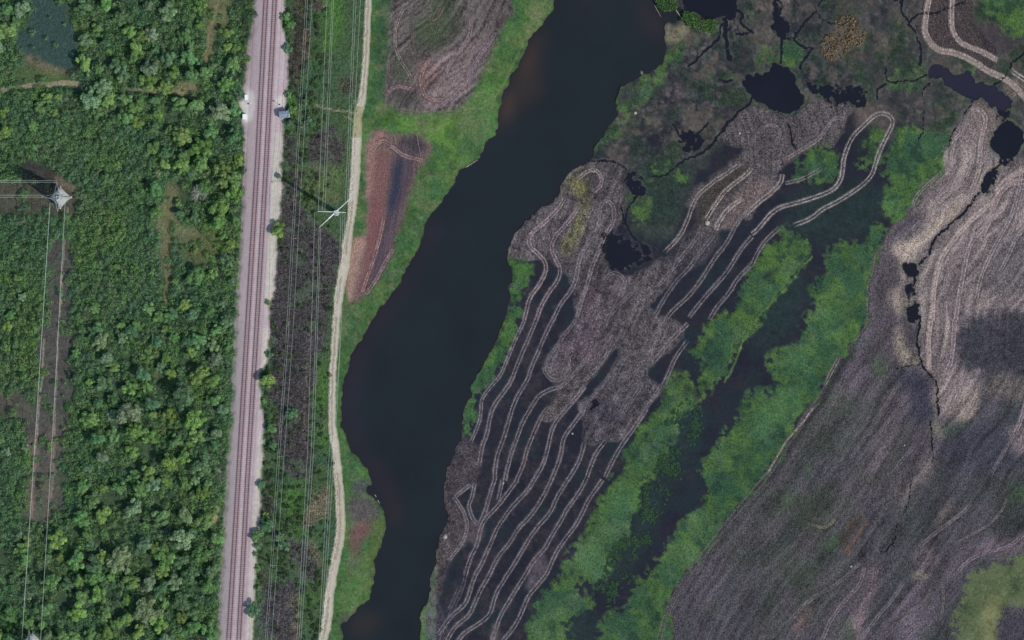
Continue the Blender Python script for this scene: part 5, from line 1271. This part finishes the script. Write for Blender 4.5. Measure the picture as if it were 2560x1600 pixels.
manual = [(212,163,26,'B'),(325,79,18,'B'),(265,111,16,'D'),(291,164,20,'D'),(336,143,18,'M'),(376,172,22,'G'),(384,87,20,'G'),(423,32,24,'G'),(476,148,26,'M'),(437,180,16,'B'),(518,180,22,'M'),(569,79,18,'B'),(569,119,16,'B'),(582,164,20,'M'),(569,206,22,'M'),(506,13,16,'B'),(497,63,14,'B'),(16,79,26,'B'),(22,26,20,'M'),(114,244,16,'B'),(148,242,14,'B'),(230,250,26,'G'),(265,214,24,'G'),(304,185,22,'G'),(312,246,20,'M'),(344,265,20,'M'),(397,290,18,'B'),(444,258,22,'M'),(495,262,24,'M'),(550,278,26,'G'),(450,344,26,'B'),(508,370,26,'B'),(582,344,24,'D'),(384,370,18,'B'),(16,330,22,'B'),(317,291,20,'M'),(392,476,25,'M'),(455,416,20,'B'),(503,416,22,'B'),(556,426,22,'B'),(489,540,18,'D'),(550,519,26,'B'),(542,559,22,'B'),(448,508,11,'B'),(452,534,14,'D'),(392,532,17,'M'),(489,627,11,'B'),(569,651,18,'D'),(370,770,20,'M'),(489,691,24,'M'),(339,487,14,'D'),(415,824,13,'B'),(429,932,18,'B'),(418,893,14,'B'),(506,932,26,'B'),(325,972,20,'B'),(372,969,18,'M'),(323,1033,32,'G'),(460,995,36,'D'),(421,1038,18,'B'),(384,1036,14,'B'),(489,1049,26,'B'),(331,1080,22,'B'),(370,1091,22,'B'),(437,1104,22,'M'),(331,1128,18,'M'),(423,1152,26,'B'),(368,1180,22,'B'),(254,1144,20,'G'),(503,1170,24,'D'),(350,1216,22,'B'),(384,1213,20,'G'),(331,1272,28,'G'),(259,1285,22,'B'),(219,1335,18,'M'),(397,1293,26,'M'),(463,1287,26,'G'),(455,1348,28,'G'),(304,1388,34,'G'),(416,1396,30,'B'),(196,1396,30,'M'),(331,1454,22,'B'),(278,1440,14,'B'),(193,1525,26,'B'),(319,1544,20,'B'),(370,1525,34,'G'),(265,1539,20,'M'),(397,1560,24,'B'),(344,1583,22,'B'),(503,1385,24,'M'),(516,1464,24,'M'),(489,1530,24,'D'),(590,120,14,'M'),(478,1440,24,'D'),(230,1445,24,'M'),(440,1455,22,'G'),(225,1590,20,'M'),(20,1540,24,'M'),(60,1400,20,'M')]
holes = [(165,35,16),(180,20,14),(270,150,18),(288,26,14),(400,900,13),(403,945,16),(400,980,14),(370,1130,20),(331,1165,18),(278,1245,24),(333,1250,14),(389,1253,16),(190,1324,18),(242,1350,15),(245,1375,15),(382,1402,20),(272,1483,14),(156,1500,22),(296,1522,12),(341,1554,14),(317,1576,14),(299,966,22),(262,993,20),(286,1068,16),(455,905,18),(341,834,12),(320,890,12),(479,808,12),(465,495,20),(360,820,8),(550,300,16),(430,340,14),(175,200,8),(10,1400,14),(15,1410,12),(50,420,12),(432,300,12),(560,310,14)]
def hole_at(x, y):
    return any((x - a) ** 2 + (y - b) ** 2 < (c * 1.05) ** 2 for a, b, c in holes)
def cl_at(x, y):
    i = int(np.clip(np.searchsorted(ax, x) - 1, 0, W - 1)); j = int(np.clip(np.searchsorted(ay, y) - 1, 0, H - 1)); return CLEAR[j, i]
tall = [[(200,0),(500,0),(500,240),(200,240)], [(200,240),(600,260),(600,420),(400,420),(330,300)], [(440,390),(600,400),(600,660),(480,600)], [(240,780),(570,760),(540,1600),(180,1600),(190,1300),(240,1000)], [(0,1330),(180,1340),(180,1600),(0,1600)], [(0,0),(60,0),(60,130),(0,150)]]
def in_tall(x, y):
    return any(inpoly(np.array(p, float), np.array([[x]]), np.array([[y]]))[0, 0] for p in tall)
trees = list(manual)
rr = random.Random(3)
tries = 0
while len(trees) < 300 and tries < 60000:
    tries += 1
    y = rr.uniform(-20, 1620); x = rr.uniform(-15, float(np.interp(y, [p[1] for p in leftedge], [p[0] for p in leftedge])) - 12)
    ta = in_tall(x, y)
    if not ta and rr.random() < .80: continue
    rad = rr.uniform(13, 25) if ta else rr.uniform(9, 16)
    if cl_at(x, y) > .2 or hole_at(x, y) or cl_at(x + rad * .6, y) > .4 or cl_at(x - rad * .6, y) > .4: continue
    if 100 < x < 190 and 540 < y < 1340: continue
    if any((x - a) ** 2 + (y - b) ** 2 < ((rad + c) * .70) ** 2 for a, b, c, _ in trees): continue
    k = rr.choices('BMDG', [30, 38, 20, 16])[0]
    if y < 250 and x < 450: k = rr.choices('BMDG', [14, 34, 32, 26])[0]
    trees.append((x, y, rad, k))
lone = [(698,577,22,'B','round bright tree at the edge of the eastern track, beside a utility pole'),(672,948,23,'B','round bright tree overhanging the eastern track edge, north of the shrubby verge'),(672,757,8,'M','tiny round bush on the pale gravel edge of the eastern track'),(725,1036,17,'D','blue-green round tree alone in the brown reeds'),(635,1525,19,'D','dark round tree on the cream gravel edge near the bottom'),(648,1335,20,'M','mid green tree on the cream verge at the lower end of the tracks'),(645,1360,13,'D','dark small tree touching the verge tree at the lower end of the tracks'),(762,257,12,'D','dark bush in the grass east of the grey shed'),(770,300,11,'D','dark bush southeast of the grey shed'),(678,1072,16,'M','grassy green bush mound east of the tracks above the lower bend'),(682,1112,11,'D','small dark bush below the grassy mound east of the tracks'),(722,60,14,'M','green bush beside the ballast at the top of the strip'),(720,120,13,'D','green bush by the ballast bulge near the top'),(722,240,12,'M','green bush just north of the grey shed'),(730,275,12,'B','yellow-green bush touching the east end of the grey shed'),(722,308,13,'D','dark green bush just below the grey shed'),(714,40,14,'M','dark bush hugging the top of the ballast edge'),(655,1210,14,'D','dark bush by the cream gravel below the lower road bend'),(668,1310,18,'D','dark bush cluster east of the cream verge'),(700,1340,14,'D','dark bush in the green thicket under the wires near the bottom'),(712,1365,15,'D','dark shadowed bush in the thicket under the wires near the bottom'),(640,1385,9,'M','small bush on the cream verge'),(645,1420,9,'B','narrow yellow-green bush on the cream verge'),(645,1470,10,'D','small dark bush east of the cream verge near the bottom'),(675,885,11,'D','small bush above the round bright tree east of the tracks'),(697,440,9,'D','small dark bush beside the cream gravel, near the end of the pole shadow'),(782,310,8,'D','small bush south-east of the shed in the grass'),(660,1000,8,'M','little bush on the ballast edge'),(663,1290,10,'B','bright small bush right of the cream verge'),(885,252,7,'G','pale shrub left of the dirt road by the access spur')]
labels_used = {}
def zone_words(x, y):
    if x < 110: a = 'west of the cutting'
    elif x < 240: a = 'east of the cutting'
    elif x < 340: a = 'in mid-wood'
    elif x < 450: a = 'along the overgrown trail'
    else: a = 'near the railway'
    if y < 110: b = 'by the top edge'
    elif y < 225: b = 'just above the footpath'
    elif y < 340: b = 'just below the footpath'
    elif y < 450: b = 'above pylon level'
    elif y < 580: b = 'at pylon level'
    elif y < 700: b = 'at clearing level'
    elif y < 860: b = 'below clearing level'
    elif y < 1010: b = 'at lake-narrows level'
    elif y < 1160: b = 'at road-bend level'
    elif y < 1310: b = 'at cutting-end level'
    elif y < 1450: b = 'at peninsula level'
    else: b = 'by the bottom edge'
    return a + ' ' + b
infos = []
for (x, y, rad, k) in trees:
    sz = 'small' if rad < 15 else ('medium' if rad < 21.5 else 'large')
    infos.append((f'{sz} {PAL[k][1]} tree {zone_words(x, y)}', y))
from collections import defaultdict
gr = defaultdict(list)
for i, (l, y) in enumerate(infos): gr[l].append((y, i))
ordw = ['northernmost', 'second from the north', 'third from the north', 'fourth from the north', 'fifth from the north', 'sixth from the north', 'seventh from the north', 'eighth from the north']
lab = [None] * len(trees)
for l, lst in gr.items():
    lst.sort()
    if len(lst) == 1: lab[lst[0][1]] = l
    else:
        for q, (yy, i) in enumerate(lst): lab[i] = l + ', ' + ordw[min(q, 7)]
def plant_tree(x, y, rad, k, label, cat='tree', group=None, i=0, dead=False):
    r = empty('tree' if cat == 'tree' else 'bush', at(x, y, -.05), rr.uniform(0, 6.28))
    tag(r, label, cat, group)
    s = rad * S / 3.9
    hs = s * rr.uniform(.9, 1.25) if cat == 'tree' else s * .75
    hs *= .72
    hs = min(max(hs, s * .7), 1.75)
    sa = rr.uniform(.85, 1.18)
    r.scale = (s * sa, s / sa, hs)
    t = link('trunk', deadtr if dead else trunks[i % 3], r)
    if not dead:
        c = link('crown', crowns[i % NP], r)
        base = (lin(PAL[k][0]) * .6 + .4 * lin((96, 124, 80))) * 1.8 * rr.uniform(.82, 1.15); base = base * np.array([rr.uniform(.9, 1.15), 1, rr.uniform(.85, 1.1)])
        c.color = (*base, 1)
    return r
for i, (x, y, rad, k) in enumerate(trees):
    plant_tree(x, y, rad, k, lab[i], 'tree', 'trees of the wood west of the railway', i)
plant_tree(500, 484, 27, 'G', 'bare grey dead tree with pale branches east of the tan clearing', 'dead tree', None, 0, True)
for i, (x, y, rad, k, l) in enumerate(lone):
    plant_tree(x, y, rad, k, l, 'tree' if rad > 15 else 'bush', 'trees and bushes east of the railway', i + 3)

# ---------------- scrub: domes of leaves, one object nobody could count
FX = 1.25
fw, fh = int(900 / FX), int(1720 / FX)
HM = np.zeros((fh, fw)); HC = np.zeros((fh, fw, 3)); 
def fgrid(x, y): return (x + 60) / FX, (y + 60) / FX
def cat_at(x, y):
    i = int(np.clip(np.searchsorted(ax, x) - 1, 0, W - 1)); j = int(np.clip(np.searchsorted(ay, y) - 1, 0, H - 1)); return i, j
greens = [(84, 118, 76), (72, 106, 72), (104, 136, 74), (106, 122, 94), (76, 106, 84), (90, 126, 72), (110, 102, 88)]
r2 = np.random.default_rng(5)
_lx, _ly = np.meshgrid(np.arange(fw), np.arange(fh)); lump = vnoise(_lx / 3.1, _ly / 3.1, 181) * .5 + vnoise(_lx / 6.3, _ly / 6.3, 182) * .5
fieldc = np.zeros((H, W, 3)); fa = np.clip(.5 + 1.3 * fbm(GX, GY, 70, 171, 3), 0, 1)[..., None]; fb = np.clip(.5 + 1.3 * fbm(GX, GY, 55, 172, 3), 0, 1)[..., None]
fieldc = (lin((78, 112, 82)) * fa + lin((98, 126, 66)) * (1 - fa)) * (1 - .45 * fb) + .45 * fb * lin((92, 110, 86))
def scatter(n, xlo, xhi, ylo, yhi, accept, rlo, rhi, hlo, hhi, pal):
    for _ in range(n):
        x = r2.uniform(xlo, xhi); y = r2.uniform(ylo, yhi)
        if not accept(x, y): continue
        R_ = r2.uniform(rlo, rhi); h = r2.uniform(hlo, hhi)
        i, j = cat_at(x, y)
        q = n40[j, i]; w = np.array([1 + q, 1 - q, 1 + 1.5 * n15[j, i], 1 - n15[j, i], 1 - .6 * q, 1 + n15[j, i], .15 + 3 * max(0, n40b[j, i] - .2)]).clip(.05)
        c = lin(pal[r2.choice(len(pal), p=(w[:len(pal)] / w[:len(pal)].sum()))]) * r2.uniform(.8, 1.2)
        if x < 600: c = c * .5 + .5 * np.array(fieldc[j, i]) * (2.0 if x < 600 else 1.1)
        gx, gy = fgrid(x, y); k = int(R_ / FX) + 2
        x0, x1 = max(0, int(gx) - k), min(fw, int(gx) + k + 1); y0, y1 = max(0, int(gy) - k), min(fh, int(gy) + k + 1)
        if x1 <= x0 or y1 <= y0: continue
        yy, xx = np.mgrid[y0:y1, x0:x1]
        d2 = ((xx - gx) ** 2 + (yy - gy) ** 2) * FX * FX / (R_ * R_)
        d2 = d2 + .9 * (lump[y0:y1, x0:x1] - .5)
        hz = h * np.sqrt(np.clip(1 - d2, 0, 1)) * (d2 < 1)
        sub = HM[y0:y1, x0:x1]; b = hz > sub
        sub[b] = hz[b]; HC[y0:y1, x0:x1][b] = c
def acc_forest(x, y):
    if x > float(np.interp(y, [p[1] for p in leftedge], [p[0] for p in leftedge])) - 3: return False
    c = cl_at(x, y)
    if hole_at(x, y): return False
    return c < .25 or r2.random() < .08
scatter(7500, -60, 650, -60, 1660, acc_forest, 6, 14, .9, 2.8, greens)
scatter(9000, -60, 650, -60, 1660, acc_forest, 3, 7, .8, 2.6, greens)
def acc_mid(x, y):
    i, j = cat_at(x, y)
    if msm[j, i] < .8 or CLS[j, i] in (5, 6): return False
    g = COL[j, i]; gr_ = g[1] / (g[0] + 1e-3)
    p = .35 if gr_ > 1.25 else .10
    if x > 800: p *= .35
    return r2.random() < p
scatter(5200, 620, 830, -60, 1660, acc_mid, 3, 7.5, .4, 1.5, [(64, 92, 58), (58, 82, 58), (78, 104, 56), (92, 92, 74), (60, 80, 64), (72, 104, 52)])
ys_, xs_ = np.nonzero(HM > .12)
step = rng.random(len(ys_))
# leaf sampling: about one leaf per 0.2 m grid cell subset
keepn = step < 0.50
ys2, xs2 = ys_[keepn], xs_[keepn]
jx = xs2 + r2.uniform(-.5, .5, len(xs2)); jy = ys2 + r2.uniform(-.5, .5, len(ys2))
pxs = jx * FX - 60; pys = jy * FX - 60
gxh = (HM[:, 2:] - HM[:, :-2]) / (2 * FX * S); gxh = np.pad(gxh, ((0, 0), (1, 1)))
gyh = (HM[2:] - HM[:-2]) / (2 * FX * S); gyh = np.pad(gyh, ((1, 1), (0, 0)))
hz = HM[ys2, xs2] * r2.uniform(.72, 1.05, len(xs2))
P3 = np.stack([PX(pxs), PY(pys), gzi(pxs, pys) + hz], 1)
N3_ = np.stack([-gxh[ys2, xs2].clip(-2, 2), gyh[ys2, xs2].clip(-2, 2), np.ones(len(xs2))], 1) + r2.normal(size=(len(xs2), 3)) * .5
V, F, CC = leaf_quads(P3, N3_, r2.uniform(.38, .66, len(xs2)), r2, HC[ys2, xs2] * r2.uniform(.72, 1.3, (len(xs2), 1)))
print('scrub leaves', len(F))
xf = pxs < railcx(pys)
fsel = np.repeat(xf, 4)
def part_leaves(name, sel, label, cat):
    vs = np.repeat(sel, 4); n = sel.sum()
    me = np_mesh(name, V[vs], np.arange(4 * n).reshape(n, 4), M_leafv, CC[vs], False)
    tag(link(name, me), label, cat, None, 'stuff')
part_leaves('forest_undergrowth', xf, 'dense low green undergrowth filling the wood west of the railway', 'undergrowth')
part_leaves('verge_scrub', ~xf, 'low tufty scrub in the strip between railway and dirt road', 'scrub')

# ---------------- marsh tufts (reeds, pads) as stuff
def tufts(name, label, cat, ms, n, pal, size, lift, spread=.5, mixp=.2):
    ms = ms * (RUTM < .15)
    jj, ii = np.nonzero((ms > .4) & core)
    if len(jj) == 0: return
    r = np.random.default_rng(len(name) + n)
    k = r.integers(0, len(jj), n)
    px = ax[ii[k]] + r.uniform(-1.3, 1.3, n); py = ay[jj[k]] + r.uniform(-1.3, 1.3, n)
    own = COL[jj[k], ii[k]]
    c = np.array([lin(q) for q in pal])[r.integers(0, len(pal), n)]
    c = (own * (1 - mixp) + c * mixp) * r.uniform(.62, 1.42, (n, 1))
    z = np.maximum(gzi(px, py), 0.0) + r.uniform(lift * .3, lift, n)
    P_ = np.stack([PX(px), PY(py), z], 1); Nn = np.stack([r.normal(0, spread, n), r.normal(0, spread, n), np.ones(n)], 1)
    v, f, cc = leaf_quads(P_, Nn, r.uniform(size * .6, size * 1.3, n), r, c)
    tag(link(name, np_mesh(name, v, f, M_leafv, cc, False)), label, cat, None, 'stuff')
tufts('dead_brush', 'tangled straw-coloured dead brush patch in the dark northern marsh', 'brush', bp * (vnoise(GX / 6, GY / 6, 8) > .36 + .3 * vnoise(GX / 25, GY / 25, 18)), 4200, [(158,136,104), (132,114,90), (176,156,124), (84,76,66)], .5, .6, .9, .9)
tufts('lily_pads', 'floating green water plants in clumps between the green mats', 'water plants', ((cl > 0.74) & (zone > .4)).astype(float), 9000, [(66,98,64), (80,112,76), (50,76,56)], .5, .2, .3, .5)
gmask = ((CLS == 3) & (COL[..., 1] > COL[..., 0] * 1.35)).astype(float)
tufts('marsh_grass', 'lush green marsh grass covering the mats among the mud', 'grass', gmask, 42000, [(70,100,58), (60,88,56), (84,112,58), (58,84,62), (44,66,50)], .36, .14, .35)
tufts('reed_stubble', 'broken reed stubble on the grey-brown mud plateaus', 'reeds', np.clip(((CLS == 2) & eastside).astype(float), 0, 1), 75000, [(112,102,106), (84,76,84), (140,126,124), (60,54,64)], .34, .28, .7)
tufts('field_stubble', 'flattened dead reed stubble over the burnt field', 'reeds', (CLS == 4).astype(float), 80000, [(86,80,88), (66,62,72), (112,102,104), (74,78,68)], .34, .26, .7)
tufts('strip_stubble', 'grey-brown dead weeds in the strip beside the dirt road', 'weeds', (msm > .8) * (COL[..., 1] < COL[..., 0] * 1.1) * (CLS == 0) * 1.0, 26000, [(96,86,90), (70,62,66), (118,106,104), (58,50,54), (74,86,62)], .42, .6, .8)
isl = mask([(1624,0),(1692,0),(1694,16),(1689,25),(1655,32),(1638,10)], 4, 0) + mask([(1703,36),(1720,22),(1734,39),(1762,56),(1787,48),(1793,79),(1762,81),(1728,70),(1711,56)], 6, 0)
tufts('islet_shrubs', 'bushy green growth on the two narrow islets at the north end of the lake', 'shrubs', np.clip(isl, 0, 1), 7000, [(84,112,66), (66,94,60), (98,124,72)], .6, 1.5, .6, .8)

# ---------------- small single things
def log(px0, py0, px1, py1, r0, label, z=.15, nm='driftwood_log'):
    p = Vector((PX(px0), PY(py0), 0)); q = Vector((PX(px1), PY(py1), 0)); zz = max(float(gzi(px0, py0)), 0) + z
    m = MB().tube((0, 0, 0), q - p, r0, r0 * .6, 7)
    d = (q - p); m.tube(d * .4, d * .4 + Vector((d.y, -d.x, 0)) * .12 + Vector((0, 0, .3)), r0 * .5, r0 * .2, 5)
    m.tube(d * .7, d * .7 + Vector((-d.y, d.x, 0)) * .1 + Vector((0, 0, .25)), r0 * .4, r0 * .15, 5)
    o = m.build(nm, M_log); o.location = (p.x, p.y, zz); tag(o, label, 'log', 'bleached logs along the water')
log(1165, 418, 1194, 400, .16, 'long bleached log lying off the western lake shore below the grass bulge')
log(937, 1237, 941, 1243, .16, 'upper of two short pale logs in the water north of the lower peninsula')
log(944, 1250, 949, 1258, .16, 'lower of two short pale logs in the water north of the lower peninsula')
log(1690, 25, 1701, 42, .2, 'pale fallen trunk bridging the two green islets')
log(1636, 12, 1652, 42, .1, 'thin dead branch trailing off the first green islet into the lake')
log(1042, 338, 1052, 392, .08, 'thin pale stick line in the dark northern end of the pink field')
def rock(px, py, r0, label, mat=M_log, nm='pale_boulder'):
    rr_ = random.Random(int(px)); m = MB(); n = 8
    rings = [(1.0, 0), (.95, .3), (.7, .6), (.3, .8)]
    for q, h in rings:
        for i in range(n):
            a = 6.283 * i / n; k = q * r0 * rr_.uniform(.85, 1.15); m.v.append((k * math.cos(a), k * math.sin(a), h * r0))
    for j in range(3):
        for i in range(n): a, b = j * n + i, j * n + (i + 1) % n; m.f.append((a, b, b + n, a + n))
    m.f.append(tuple(range(3 * n, 4 * n)))
    o = m.build(nm, mat); o.location = (PX(px), PY(py), max(float(gzi(px, py)), 0) - .05); tag(o, label, 'mound')
    return o
rock(1768, 557, 1.1, 'round pale mound at the foot of the double ruts on the north-east mudflat')
rock(1588, 282, .7, 'small pinkish-white mound in the dark marsh near the north-east lake shore')
rock(1849, 333, .6, 'small white mound beside the winding creek below the round pond')
rock(1431, 1084, .45, 'tiny white mound among the wheel ruts east of the grass-edged narrows')
rock(2261, 1113, .4, 'tiny white mound in the burnt field below the dry creek')
rock(2128, 1416, .5, 'small pale mound near the rusty streak in the burnt field')
rock(1258, 1208, .45, 'tiny pale mound beside the crossing wheel ruts near the lower lake shore')
rock(1113, 1342, 1.0, 'cream-coloured reed mound on the lower eastern lake shore')
# dead snag on the north-east shore
s_ = MB(); rr_ = random.Random(4)
for i in range(9):
    a = rr_.uniform(0, 6.28); s_.tube((0, 0, .1), (math.cos(a) * rr_.uniform(.7, 1.3), math.sin(a) * rr_.uniform(.7, 1.3), rr_.uniform(.3, 1.3)), .1, .04, 5)
o = s_.build('dead_snag', M_log); o.location = at(1604, 183, .05); o.location.z = .1
tag(o, 'white starburst of dead branches in the water off the north-east shore', 'snag')
print('objects', len(bpy.data.objects), 'meshes', len(bpy.data.meshes))
